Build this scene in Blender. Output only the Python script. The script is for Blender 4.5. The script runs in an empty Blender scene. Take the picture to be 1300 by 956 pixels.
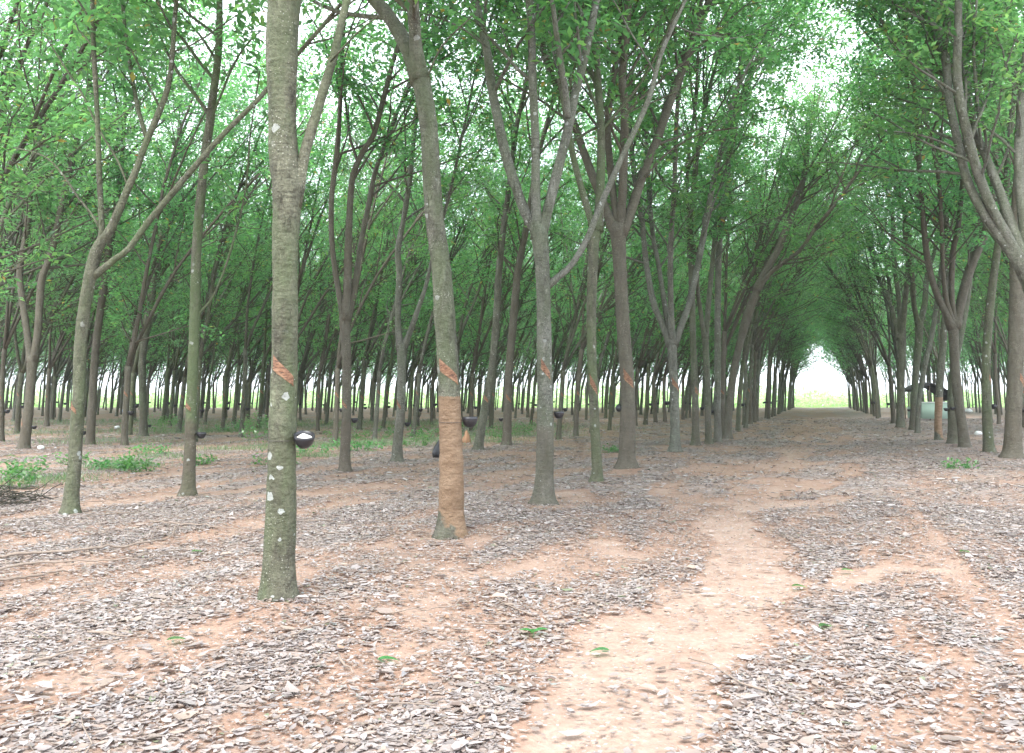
import bpy, math, random
import numpy as np
from mathutils import Vector

R = math.radians
rnd = random.Random(11)
rs = np.random.default_rng(7)
S = bpy.context.scene
COL = S.collection

# ------------------------------------------------------------------ camera
F = 1080.0                      # focal length in photograph pixels (photo frame 1300 x 956)
CX, CY, YH = 650.0, 433.5, 505.0
CAMH = 1.5
TH = math.atan((YH - CY) / F)   # pitch up
cT, sT = math.cos(TH), math.sin(TH)
cd = bpy.data.cameras.new('camera')
cam = bpy.data.objects.new('camera', cd); COL.objects.link(cam)
cam.location = (0, 0, CAMH)
cam.rotation_euler = (math.pi / 2 + TH, 0, 0)
cd.sensor_width = 36; cd.lens = 36 * F / 1300
cd.shift_y = -(478 - CY) / 1300
cd.clip_start = .05; cd.clip_end = 4000
S.camera = cam

def ray(px, py):
    tx, ty = (px - CX) / F, (CY - py) / F
    return np.array([tx, cT - ty * sT, sT + ty * cT])
def ground(px, py):
    d = ray(px, py); t = -CAMH / d[2]
    return np.array([d[0] * t, d[1] * t])
def at(px, py, Y):
    d = ray(px, py); t = Y / d[1]
    return np.array([d[0] * t, Y, CAMH + d[2] * t])
LD = ray(1040, 505)[:2]; LD = LD / np.linalg.norm(LD)      # direction of the lane
LN = np.array([LD[1], -LD[0]])                             # to its right

# ------------------------------------------------------------------ noise
def _h(ix, iy, s):
    n = (ix.astype(np.int64) * 374761393 + iy.astype(np.int64) * 668265263 + s * 1442695) & 0x7fffffff
    n = (n ^ (n >> 13)) * 1274126177 & 0x7fffffff
    return ((n ^ (n >> 16)) & 0xffff) / 65535.0
def vnoise(x, y, s=0):
    x = np.asarray(x, float); y = np.asarray(y, float)
    ix = np.floor(x); iy = np.floor(y); fx = x - ix; fy = y - iy
    fx = fx * fx * (3 - 2 * fx); fy = fy * fy * (3 - 2 * fy)
    a = _h(ix, iy, s); b = _h(ix + 1, iy, s); c = _h(ix, iy + 1, s); d = _h(ix + 1, iy + 1, s)
    return (a * (1 - fx) + b * fx) * (1 - fy) + (c * (1 - fx) + d * fx) * fy
def fbm(x, y, s=0, o=3):
    t = 0; a = .5; n = 0
    for i in range(o):
        t = t + a * vnoise(np.asarray(x) * 2 ** i, np.asarray(y) * 2 ** i, s + i); n += a; a *= .5
    return t / n
def gz(x, y):
    x = np.asarray(x, float); y = np.asarray(y, float)
    u = x * LD[0] + y * LD[1]; v = x * LN[0] + y * LN[1]
    berm = .07 * np.exp(-((v + 3.6) / 1.3) ** 2) + .06 * np.exp(-((v - 4.1) / 1.3) ** 2) + .04 * np.exp(-((v - .9) / .6) ** 2)
    return berm + .10 * (fbm(x * .35, y * .35, 5) - .5) + .035 * (fbm(x * 1.7, y * 1.7, 9) - .5)

# ------------------------------------------------------------------ where the sand is bare
STROKES = [
    ([(760, 1000, .36), (785, 900, .42), (810, 850, .46), (865, 800, .47), (905, 765, .44), (945, 735, .36), (950, 700, .26), (925, 672, .36), (915, 655, .25)], 1.0),
    ([(945, 648, .3), (1010, 641, .42), (1062, 634, .25)], .95),
    ([(950, 612, .35), (1000, 612, .45)], .7),
    ([(965, 592, .5), (1025, 588, .5)], .75),
    ([(985, 573, .6), (1020, 570, .6)], .85),
    ([(1000, 553, .5), (1018, 545, .4), (1028, 533, .4)], .55),
    ([(1050, 738, .16), (1100, 726, .22), (1160, 724, .16)], .95),
    ([(1130, 812, .12), (1165, 800, .2), (1180, 830, .15), (1240, 850, .1)], .62),
    ([(905, 850, .2), (770, 870, .35), (700, 860, .3)], .55),
    ([(0, 660, .3), (110, 642, .25), (230, 629, .22), (340, 617, .2)], .85),
    ([(0, 800, .22), (150, 745, .2), (310, 708, .22), (440, 690, .18)], .55),
    ([(390, 755, .2), (560, 740, .2), (640, 725, .3)], .45),
    ([(450, 860, .25), (640, 830, .3), (690, 790, .3)], .45),
    ([(760, 660, .4), (850, 650, .35), (860, 700, .3)], .55),
    ([(720, 565, .4), (690, 560, .4)], .7),
    ([(1260, 715, .3), (1300, 700, .3)], .4),
    ([(400, 620, .3), (520, 612, .3)], .4),
]
def bare(x, y):
    x = np.asarray(x, float); y = np.asarray(y, float)
    b = np.zeros_like(x)
    wx = x + .35 * (fbm(x * 2.1, y * 2.1, 21) - .5) + .16 * (fbm(x * 9, y * 7, 23) - .5); wy = y + .9 * (fbm(x * 2.1, y * 1.2, 31) - .5)
    for pts, amt in STROKES:
        g = [(ground(p[0], p[1]), p[2]) for p in pts]
        for (a, ra), (c, rc) in zip(g[:-1], g[1:]):
            dx, dy = c - a; L2 = dx * dx + dy * dy
            t = np.clip(((wx - a[0]) * dx + (wy - a[1]) * dy) / L2, 0, 1)
            d = np.hypot(wx - a[0] - t * dx, wy - a[1] - t * dy) / (ra + (rc - ra) * t)
            b = np.maximum(b, amt * np.clip((1.35 - d) / .6, 0, 1))
    u = x * LD[0] + y * LD[1]; v = x * LN[0] + y * LN[1]
    base = .72 * np.clip((fbm(u * .5, v * 1.7, 40) - .36) * 3, 0, 1) * (.6 + .8 * fbm(x * 3, y * 3, 47))
    base *= np.where(v > 1.2, .5, 1.0)
    # wheel ruts further on
    rut = .8 * np.exp(-((v + .75) / .35) ** 2) * np.clip((fbm(u * .3, v, 44) - .40) * 6, 0, 1) * (u > 9)
    return np.clip(np.maximum(np.maximum(b, base), rut), 0, 1)

# ------------------------------------------------------------------ mesh helpers
class MB:
    def __init__(s): s.v = []; s.f = []; s.n = 0; s.c = []
    def add(s, v, f, c=None):
        v = np.asarray(v, np.float32).reshape(-1, 3)
        s.v.append(v); s.n0 = s.n
        for k in f: s.f.append(np.asarray(k, np.int64) + s.n)
        s.n += len(v)
        if c is not None: s.c.append(np.broadcast_to(np.asarray(c, np.float32), (len(v), 3)))
        return s
    def tube(s, pts, rad, sides=8, cap=True, rough=0.0, rg=rs):
        pts = np.asarray(pts, float); rad = np.asarray(rad, float); n = len(pts)
        tan = np.gradient(pts, axis=0); tan /= np.linalg.norm(tan, axis=1)[:, None] + 1e-9
        ref = np.array([0.0, 1.0, 0.0]) if abs(tan[0][1]) < .8 else np.array([1.0, 0, 0])
        X = []
        for i in range(n):
            a = ref - tan[i] * ref.dot(tan[i]); a /= np.linalg.norm(a) + 1e-9; ref = a; X.append(a)
        X = np.array(X); Y = np.cross(tan, X)
        ang = np.arange(sides) * 2 * math.pi / sides
        r = rad[:, None] * (1 + rough * (rg.random((n, sides)) - .5) * 2)
        v = pts[:, None] + r[..., None] * (np.cos(ang)[None, :, None] * X[:, None] + np.sin(ang)[None, :, None] * Y[:, None])
        i = np.arange(n - 1)[:, None] * sides; j = np.arange(sides)[None]; k = (j + 1) % sides
        f = np.stack([i + j, i + k, i + sides + k, i + sides + j], -1).reshape(-1, 4)
        s.add(v.reshape(-1, 3), [])
        s.f.append(f + s.n - n * sides)
        if cap:
            for e, rev in ((0, True), ((n - 1) * sides, False)):
                idx = np.arange(sides) + e + s.n - n * sides
                s.f.append((idx[::-1] if rev else idx)[None])
        return s
    def box(s, lo, hi):
        x0, y0, z0 = lo; x1, y1, z1 = hi
        v = [(x0, y0, z0), (x1, y0, z0), (x1, y1, z0), (x0, y1, z0), (x0, y0, z1), (x1, y0, z1), (x1, y1, z1), (x0, y1, z1)]
        return s.add(v, [[(0, 3, 2, 1), (4, 5, 6, 7), (0, 1, 5, 4), (1, 2, 6, 5), (2, 3, 7, 6), (3, 0, 4, 7)]])
    def mesh(s, name, m=None, smooth=True):
        me = bpy.data.meshes.new(name)
        v = np.concatenate(s.v).astype(np.float32)
        fs = [np.atleast_2d(f) for f in s.f if len(f)]
        loops = np.concatenate([f.reshape(-1) for f in fs]).astype(np.int32)
        tot = np.concatenate([np.full(len(f), f.shape[1]) for f in fs]).astype(np.int32)
        st = np.concatenate([[0], np.cumsum(tot)[:-1]]).astype(np.int32)
        me.vertices.add(len(v)); me.vertices.foreach_set('co', v.reshape(-1))
        me.loops.add(len(loops)); me.loops.foreach_set('vertex_index', loops)
        me.polygons.add(len(tot)); me.polygons.foreach_set('loop_start', st); me.polygons.foreach_set('loop_total', tot)
        if smooth: me.polygons.foreach_set('use_smooth', np.ones(len(tot), bool))
        if s.c:
            ca = me.attributes.new('tint', 'FLOAT_COLOR', 'POINT')
            c = np.concatenate(s.c); ca.data.foreach_set('color', np.concatenate([c, np.ones((len(c), 1), np.float32)], 1).astype(np.float32).reshape(-1))
        me.update(calc_edges=True); me.validate()
        if m: me.materials.append(m)
        return me
def link(name, me, parent=None, loc=None):
    o = bpy.data.objects.new(name, me); COL.objects.link(o)
    if parent: o.parent = parent
    if loc is not None: o.location = loc
    return o
def tag(o, label=None, cat=None, group=None, kind=None):
    if label: o['label'] = label
    if cat: o['category'] = cat
    if group: o['group'] = group
    if kind: o['kind'] = kind
    return o
def empty(name, loc, rz=0):
    o = bpy.data.objects.new(name, None); COL.objects.link(o); o.location = loc; o.rotation_euler = (0, 0, rz)
    o.empty_display_size = .1
    return o

# ------------------------------------------------------------------ materials
class NT:
    def __init__(s, name):
        s.m = bpy.data.materials.new(name); s.m.use_nodes = True; s.t = s.m.node_tree; s.t.nodes.clear()
        s.out = s.t.nodes.new('ShaderNodeOutputMaterial')
    def n(s, kind, **kw):
        nd = s.t.nodes.new('ShaderNode' + kind)
        for k, v in kw.items():
            if k.startswith('i_'):
                k = k[2:]; k = int(k) if k.isdigit() else k.replace('_', ' ')
                if isinstance(v, bpy.types.NodeSocket): s.t.links.new(v, nd.inputs[k])
                else: nd.inputs[k].default_value = v
            else: setattr(nd, k, v)
        return nd
    def mix(s, fac, a, b, mode='MIX'):
        nd = s.t.nodes.new('ShaderNodeMix'); nd.data_type = 'RGBA'; nd.blend_type = mode
        for i, v in ((0, fac), (6, a), (7, b)):
            if isinstance(v, bpy.types.NodeSocket): s.t.links.new(v, nd.inputs[i])
            else: nd.inputs[i].default_value = (*v, 1) if isinstance(v, tuple) else v
        return nd.outputs[2]
    def math(s, op, a, b=0.0, c=0.0):
        nd = s.t.nodes.new('ShaderNodeMath'); nd.operation = op
        for i, v in ((0, a), (1, b), (2, c)):
            if isinstance(v, bpy.types.NodeSocket): s.t.links.new(v, nd.inputs[i])
            else: nd.inputs[i].default_value = v
        return nd.outputs[0]
    def ramp(s, fac, stops, interp='LINEAR'):
        nd = s.t.nodes.new('ShaderNodeValToRGB'); nd.color_ramp.interpolation = interp
        e = nd.color_ramp.elements
        while len(e) < len(stops): e.new(.5)
        for x, (p, c) in zip(e, stops): x.position = p; x.color = (*c, 1) if isinstance(c, tuple) else (c, c, c, 1)
        s.t.links.new(fac, nd.inputs[0]); return nd.outputs[0]
    def noise(s, vec, scale, detail=4, rough=.55, dist=0.0):
        return s.n('TexNoise', i_Vector=vec, i_Scale=scale, i_Detail=detail, i_Roughness=rough, i_Distortion=dist).outputs['Fac']
    def bsdf(s, col, rough=.8, bump=None, strength=.3, dist=.01, **kw):
        b = s.n('BsdfPrincipled', i_Base_Color=col if isinstance(col, bpy.types.NodeSocket) else (*col, 1), i_Roughness=rough)
        for k, v in kw.items(): b.inputs[k.replace('_', ' ')].default_value = v
        if bump is not None:
            bp = s.n('Bump', i_Height=bump, i_Strength=strength, i_Distance=dist)
            s.t.links.new(bp.outputs[0], b.inputs['Normal'])
        s.t.links.new(b.outputs[0], s.out.inputs[0]); return b
def simple(name, col, rough=.7, **kw):
    t = NT(name); co = t.n('TexCoord').outputs['Object']
    c = t.mix(t.noise(co, 30), tuple(x * .75 for x in col), tuple(min(1, x * 1.2) for x in col))
    t.bsdf(c, rough, t.noise(co, 90), .25, .004, **kw); return t.m

def bark_mat(name, panel=None, green=.5, lichen=.6, dark=(.058, .056, .042), light=(.195, .198, .155), brown=0.0):
    t = NT(name)
    tc = t.n('TexCoord').outputs['Object']
    rn = t.n('ObjectInfo').outputs['Random']
    off = t.n('VectorMath', operation='ADD', i_0=tc)
    cmb = t.n('CombineXYZ', i_X=t.math('MULTIPLY', rn, 37.0), i_Y=t.math('MULTIPLY', rn, 13.0), i_Z=0.0)
    t.t.links.new(cmb.outputs[0], off.inputs[1]); co = off.outputs[0]
    z = t.n('SeparateXYZ', i_0=tc).outputs[2]
    fl = t.n('Mapping', i_Vector=co, i_Scale=(1, 1, .35)).outputs[0]      # blotches drawn out along the stem
    ring = t.n('Mapping', i_Vector=co, i_Scale=(1, 1, 3.6)).outputs[0]     # fine rings across it
    c = t.ramp(t.noise(fl, 7, 6, .62), [(.25, dark), (.52, tuple((a + b) / 2 for a, b in zip(dark, light))), (.8, light)])
    fine = t.noise(co, 48, 6, .75)
    c = t.mix(.8, c, t.ramp(fine, [(.30, .30), (.5, .85), (.70, 1.35)]), 'MULTIPLY')
    c = t.mix(t.ramp(t.noise(fl, 15, 5, .7, 1.0), [(.56, 0.0), (.66, .75)]), c, tuple(x * .5 for x in dark))
    c = t.mix(t.ramp(t.noise(fl, 11, 5, .7), [(.58, 0.0), (.68, .6)]), c, tuple(min(1, x * 1.35) for x in light))
    rg = t.noise(ring, 9, 4, .6)
    c = t.mix(t.ramp(rg, [(.33, .5), (.45, 0.0)]), c, tuple(x * .45 for x in dark))
    # green algae, more on some stems and towards the ground
    gm = t.ramp(t.noise(fl, 4.2, 5, .6), [(.40, 0.0), (.62, 1.0)])
    gr = t.math('MULTIPLY', gm, t.math('MULTIPLY', green, t.math('ADD', .35, rn)))
    c = t.mix(t.math('MINIMUM', gr, .85), c, t.mix(fine, (.052, .078, .034), (.135, .17, .088)))
    # rough renewed bark below the cut
    low = t.math('ADD', z, t.math('MULTIPLY', t.math('SUBTRACT', t.noise(co, 6), .5), .5))
    lowm = t.ramp(low, [(.0, 1.0), (.62, 1.0), (.66, 0.0)])
    lm = t.n('MapRange', i_0=low, i_1=1.05, i_2=1.2, i_3=1.0, i_4=0.0).outputs[0]
    c = t.mix(t.math('MULTIPLY', lm, t.math('MULTIPLY', rn, .75)), c, t.mix(t.noise(ring, 5, 6, .7), (.042, .037, .029), (.155, .130, .10)))
    if brown: c = t.mix(brown, c, t.mix(t.noise(fl, 9, 5), (.052, .047, .036), (.165, .142, .112)))
    # lichen spots
    vo = t.n('TexVoronoi', i_Vector=t.n('VectorMath', operation='ADD', i_0=co, i_1=t.n('VectorMath', operation='SCALE', i_0=t.n('TexNoise', i_Vector=co, i_Scale=18.0).outputs['Color'], i_Scale=.06).outputs[0]).outputs[0], i_Scale=8.5, i_Randomness=1.0)
    size = t.math('MULTIPLY', t.n('SeparateColor', i_0=vo.outputs['Color']).outputs[0], .36)
    sp = t.math('LESS_THAN', vo.outputs['Distance'], t.math('SUBTRACT', size, .36 - .30 * lichen))
    zone = t.ramp(t.noise(co, 1.4, 2), [(.45, 0.0), (.55, 1.0)])
    c = t.mix(t.math('MULTIPLY', t.math('MULTIPLY', sp, zone), .85), c, t.mix(fine, (.27, .29, .27), (.42, .44, .42)))
    # small pale freckles
    v2 = t.n('TexVoronoi', i_Vector=co, i_Scale=42.0)
    f2 = t.math('MULTIPLY', t.math('LESS_THAN', v2.outputs['Distance'], .2), t.ramp(t.noise(co, 3), [(.5, 0.0), (.6, .6)]))
    c = t.mix(f2, c, (.42, .42, .36))
    hgt = t.math('ADD', t.math('MULTIPLY', fine, .6), t.math('MULTIPLY', rg, .6))
    hgt = t.math('ADD', hgt, t.math('MULTIPLY', t.noise(co, 16, 3), 1.3))
    if panel:
        z0, z1 = panel
        zz = t.math('ADD', z, t.math('MULTIPLY', t.math('SUBTRACT', t.noise(co, 14, 4), .5), .05))
        x = t.n('SeparateXYZ', i_0=tc).outputs[0]
        up = t.n('MapRange', i_0=zz, i_1=z1 - .006, i_2=z1 + .006, i_3=1.0, i_4=0.0).outputs[0]
        lowz = t.math('ADD', zz, t.math('MULTIPLY', t.math('SUBTRACT', t.noise(co, 7, 3), .5), .35))
        dn = t.n('MapRange', i_0=t.math('SUBTRACT', lowz, t.math('MULTIPLY', x, -1.1)), i_1=z0, i_2=z0 + .05, i_3=0.0, i_4=1.0).outputs[0]
        tan = t.ramp(t.noise(ring, 4, 6, .65), [(.3, (.16, .105, .065)), (.5, (.235, .16, .103)), (.72, (.30, .215, .145))])
        tan = t.mix(.4, tan, t.ramp(fine, [(.3, .5), (.7, 1.1)]), 'MULTIPLY')
        tan = t.mix(t.ramp(t.noise(t.n('Mapping', i_Vector=co, i_Scale=(1, 1, 9)).outputs[0], 7, 5, .7), [(.60, 0.0), (.66, .45)]), tan, (.13, .09, .07))
        c = t.mix(t.math('MULTIPLY', up, dn), c, tan)
    b = t.bsdf(c, .85, hgt, .8, .03)
    b.inputs['Specular IOR Level'].default_value = .25
    return t.m

def leaf_mat(name, stops, trans=(.17, .40, .12), tf=.46, attr=None, rough=.30, hv=.06):
    t = NT(name)
    g = t.n('NewGeometry'); oi = t.n('ObjectInfo').outputs['Random']
    if attr: col = t.n('Attribute', attribute_name=attr).outputs['Color']
    else: col = t.ramp(g.outputs['Random Per Island'], stops)
    h = t.n('HueSaturation', i_Hue=t.math('ADD', .5 - hv / 2, t.math('MULTIPLY', oi, hv)), i_Value=t.math('ADD', .8, t.math('MULTIPLY', oi, .45)), i_Color=col).outputs[0]
    p = t.n('BsdfPrincipled', i_Base_Color=h, i_Roughness=rough); p.inputs['Specular IOR Level'].default_value = .45 if attr else .85
    tcol = t.mix(.5, h, trans) if trans else h
    tr = t.n('BsdfTranslucent', i_Color=t.mix(1.0, tcol, (2.1, 2.1, 2.1), 'MULTIPLY'))
    mx = t.n('MixShader', i_0=tf, i_1=p.outputs[0], i_2=tr.outputs[0])
    t.t.links.new(mx.outputs[0], t.out.inputs[0]); return t.m

M = {}
M['bark'] = bark_mat('bark')
M['bark_green'] = bark_mat('bark_green', green=1.1, lichen=.95, light=(.20, .205, .145))
M['bark_grey'] = bark_mat('bark_grey', green=.35, lichen=.85, light=(.23, .235, .20), dark=(.078, .078, .062))
M['bark_brown'] = bark_mat('bark_brown', green=.15, lichen=.3, brown=.55)
M['bark_panel'] = bark_mat('bark_panel', panel=(.10, 1.47), green=.8, lichen=.95)
LEAF = [(0.0, (.014, .052, .026)), (.35, (.032, .105, .042)), (.7, (.062, .175, .055)), (.94, (.15, .31, .07)), (.985, (.16, .26, .05)), (.992, (.42, .17, .03)), (1.0, (.35, .08, .02))]
M['leaf'] = leaf_mat('leaf', LEAF)
M['leaf_low'] = leaf_mat('leaf_low', [(0, (.03, .10, .028)), (.6, (.06, .17, .045)), (1, (.12, .26, .07))], trans=(.12, .36, .08), tf=.35)
M['leaf_field'] = leaf_mat('leaf_field', [(0, (.16, .28, .10)), (.6, (.27, .38, .17)), (1, (.36, .45, .22))], trans=(.38, .5, .2), tf=.35)
M['grass'] = leaf_mat('grass_blade', [(0, (.05, .10, .035)), (.7, (.09, .17, .06)), (1, (.20, .24, .12))], trans=(.12, .25, .07), tf=.3)
M['litter'] = leaf_mat('dry_leaf', None, trans=None, tf=.12, attr='tint', rough=.55, hv=0.0)
def cut_mat():
    t = NT('tapping_cut'); tc = t.n('TexCoord').outputs['Object']
    st = t.n('Attribute', attribute_name='tint').outputs['Color']
    w = t.noise(t.n('Mapping', i_Vector=tc, i_Scale=(1, 1, 3)).outputs[0], 22, 5, .7)
    c = t.ramp(w, [(.36, (.06, .03, .02)), (.46, (.155, .075, .04)), (.58, (.24, .125, .07)), (.72, (.31, .19, .12))])
    c = t.mix(1.0, c, st, 'MULTIPLY')
    t.bsdf(c, .7, w, .8, .012); return t.m
M['cut'] = cut_mat()
M['twig'] = simple('dead_wood', (.24, .19, .155), .9)
M['cup'] = simple('black_bowl', (.022, .022, .026), .38)
M['cup_rim'] = simple('bowl_rim', (.05, .05, .06), .4)
M['latex'] = simple('latex', (.82, .80, .74), .3)
M['wire'] = simple('wire', (.10, .09, .085), .5, Metallic=.6)
M['spout'] = simple('spout', (.25, .33, .50), .45)
M['thatch'] = simple('dark_roof', (.028, .024, .022), .9)
M['tealsheet'] = simple('pale_green_sheet', (.36, .50, .42), .6)
M['pole'] = simple('pole_wood', (.16, .12, .09), .85)
M['white'] = simple('white_plastic', (.75, .77, .78), .5)
M['blue'] = simple('blue_plastic', (.22, .36, .62), .5)
M['stone'] = simple('clay', (.30, .17, .10), .95)

def ground_mat():
    t = NT('ground'); tc = t.n('TexCoord').outputs['Object']
    cov = t.n('Attribute', attribute_name='bare').outputs['Fac']
    fld = t.n('Attribute', attribute_name='field').outputs['Fac']
    # orange sand
    n1 = t.noise(tc, 1.3, 6, .6); n2 = t.noise(tc, 30, 5, .65)
    soil = t.ramp(n1, [(.3, (.265, .165, .118)), (.55, (.325, .22, .168)), (.75, (.36, .265, .215))])
    # the swept wheel track is paler
    soil = t.mix(t.ramp(cov, [(.6, 0.0), (.9, .55)]), soil, (.43, .335, .28))
    soil = t.mix(t.ramp(t.noise(tc, 4.5, 6, .65), [(.42, 0.0), (.62, .55)]), soil, t.mix(n1, (.25, .15, .105), (.32, .21, .155)))
    soil = t.mix(.7, soil, t.ramp(n2, [(.3, .62), (.7, 1.1)]), 'MULTIPLY')
    v0 = t.n('TexVoronoi', i_Vector=t.n('Mapping', i_Vector=tc, i_Scale=(1, 1.6, 1)).outputs[0], i_Scale=26.0)
    crumbs = t.math('MULTIPLY', t.math('LESS_THAN', v0.outputs['Distance'], .28), t.ramp(t.noise(tc, 5), [(.5, 0.0), (.62, .8)]))
    soil = t.mix(crumbs, soil, t.ramp(t.n('SeparateColor', i_0=v0.outputs['Color']).outputs[1], [(0, (.16, .10, .075)), (.5, (.38, .29, .24)), (1, (.55, .48, .44))]))
    # leaf bed
    wv = t.n('VectorMath', operation='ADD', i_0=tc, i_1=t.n('VectorMath', operation='SCALE', i_0=t.n('TexNoise', i_Vector=tc, i_Scale=6.0).outputs['Color'], i_Scale=.12).outputs[0]).outputs[0]
    vo = t.n('TexVoronoi', i_Vector=t.n('Mapping', i_Vector=wv, i_Scale=(1, 1.5, 1), i_Rotation=(0, 0, .6)).outputs[0], i_Scale=13.0)
    rc = t.n('SeparateColor', i_0=vo.outputs['Color']).outputs
    lit = t.ramp(rc[0], [(0, (.18, .14, .118)), (.25, (.245, .20, .178)), (.6, (.29, .25, .235)), (.85, (.35, .32, .31)), (1, (.43, .40, .40))])
    lit = t.mix(t.ramp(vo.outputs['Distance'], [(.35, 0.0), (.8, .5)]), lit, (.17, .12, .095))
    lit = t.mix(.5, lit, t.ramp(t.noise(tc, 45, 4, .7), [(.3, .55), (.7, 1.15)]), 'MULTIPLY')
    lit = t.mix(t.ramp(t.noise(tc, .8, 4), [(.4, 0.0), (.65, .45)]), lit, t.mix(n2, (.26, .17, .12), (.48, .34, .26)))
    edge = t.math('ADD', cov, t.math('MULTIPLY', t.math('SUBTRACT', t.noise(tc, 9, 5, .7), .5), 1.1))
    m = t.ramp(edge, [(.12, 0.0), (.42, 1.0)])
    c = t.mix(m, lit, soil)
    gr = t.mix(t.noise(tc, .6, 4), (.14, .26, .06), (.28, .38, .12))
    gm = t.math('ADD', fld, t.math('MULTIPLY', t.math('SUBTRACT', t.noise(tc, .8, 4), .5), .5))
    c = t.mix(t.ramp(gm, [(.4, 0.0), (.6, 1.0)]), c, gr)
    h = t.math('ADD', t.math('MULTIPLY', n2, .5), t.math('MULTIPLY', vo.outputs['Distance'], t.math('SUBTRACT', 1.0, m)))
    b = t.bsdf(c, .9, h, .6, .03); b.inputs['Specular IOR Level'].default_value = .2
    return t.m

# ------------------------------------------------------------------ ground
def axis(segs):
    out = [segs[0][0]]
    for a, b, st in segs:
        n = max(1, int(round((b - a) / st))); out += list(np.linspace(a, b, n + 1)[1:])
    return np.array(out)
ys = axis([(-60, -4, 4), (-4, 2.5, .5), (2.5, 16, .09), (16, 40, .3), (40, 125, 1.0), (125, 145, .8), (145, 400, 15), (400, 2500, 210)])
xs = axis([(-2200, -300, 190), (-300, -60, 12), (-60, -12, .8), (-12, 12, .11), (12, 60, .6), (60, 300, 12), (300, 2200, 190)])
GX, GY = np.meshgrid(xs, ys)
far = np.clip((np.hypot(GX, GY) - 150) / 60, 0, 1)
GZ = gz(GX, GY) * (1 - far) - .02 * bare(GX, GY)
def edge_y(x): return 131 + 5 * (fbm(np.asarray(x) * .03, 0 * np.asarray(x), 71) - .5)
g = MB(); nx, ny = len(xs), len(ys)
i = np.arange(ny - 1)[:, None] * nx; j = np.arange(nx - 1)[None]
g.add(np.stack([GX, GY, GZ], -1).reshape(-1, 3), [np.stack([i + j, i + j + 1, i + nx + j + 1, i + nx + j], -1).reshape(-1, 4)])
gme = g.mesh('ground', ground_mat())
a1 = gme.attributes.new('bare', 'FLOAT', 'POINT'); a1.data.foreach_set('value', bare(GX, GY).astype(np.float32).reshape(-1))
a2 = gme.attributes.new('field', 'FLOAT', 'POINT'); a2.data.foreach_set('value', np.clip((GY - edge_y(GX)) / 3 + .5, 0, 1).astype(np.float32).reshape(-1))
go = link('ground', gme); go['kind'] = 'structure'

# ------------------------------------------------------------------ leaves
def leaflets(mb, nodes, per, spread=.30, lmin=.105, lmax=.195, wide=.46, rg=rs, droop=.35, flat=.55, whorl=False):
    """kite-shaped leaflets round every node, folded along the midrib"""
    nodes = np.asarray(nodes, float)
    P = np.repeat(nodes, per, 0); n = len(P)
    if n == 0: return
    az = rg.random(n) * 2 * math.pi
    el = rg.normal(-droop, .45, n)
    d = np.stack([np.cos(az) * np.cos(el), np.sin(az) * np.cos(el), np.sin(el)], 1)
    if whorl:
        per_ = per; az = (np.tile(np.arange(per), len(nodes)) * 2.399 + np.repeat(rg.random(len(nodes)) * 6.28, per)) + rg.normal(0, .2, n)
        el = rg.normal(-droop * .6, .25, n)
        T0 = np.repeat(rg.normal(0, .38, (len(nodes), 2)), per, 0)          # every clump has a tilt of its own
        d = np.stack([np.cos(az) * np.cos(el), np.sin(az) * np.cos(el), np.sin(el) - T0[:, 0] * np.cos(az) - T0[:, 1] * np.sin(az)], 1)
        d /= np.linalg.norm(d, axis=1)[:, None]
        P = P + rg.normal(0, spread * .22, (n, 3)) * [1, 1, .5] + d * (spread * .55 * rg.random(n))[:, None]
        up = np.stack([T0[:, 0] + rg.normal(0, .22, n), T0[:, 1] + rg.normal(0, .22, n), np.ones(n)], 1)
    else:
        P = P + rg.normal(0, spread * .5, (n, 3)) + d * spread * .5
        up = np.stack([rg.normal(0, flat, n), rg.normal(0, flat, n), np.ones(n)], 1)
    side = np.cross(d, up); side /= np.linalg.norm(side, axis=1)[:, None] + 1e-9
    nor = np.cross(side, d)
    L = (lmin + (lmax - lmin) * rg.random(n))[:, None]; W = L * wide * .5
    fold = W * .35
    v = np.stack([P, P + d * L * .45 + side * W + nor * fold, P + d * L, P + d * L * .45 - side * W + nor * fold], 1)
    f = np.arange(n)[:, None] * 4 + np.array([0, 1, 2, 3])
    mb.add(v.reshape(-1, 3), [f])

def unit(v): return v / (np.linalg.norm(v) + 1e-9)
def perp(d, az):
    a = unit(np.cross(d, [0, 0, 1.0] if abs(d[2]) < .9 else [1.0, 0, 0])); b = np.cross(d, a)
    return a * math.cos(az) + b * math.sin(az)

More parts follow.
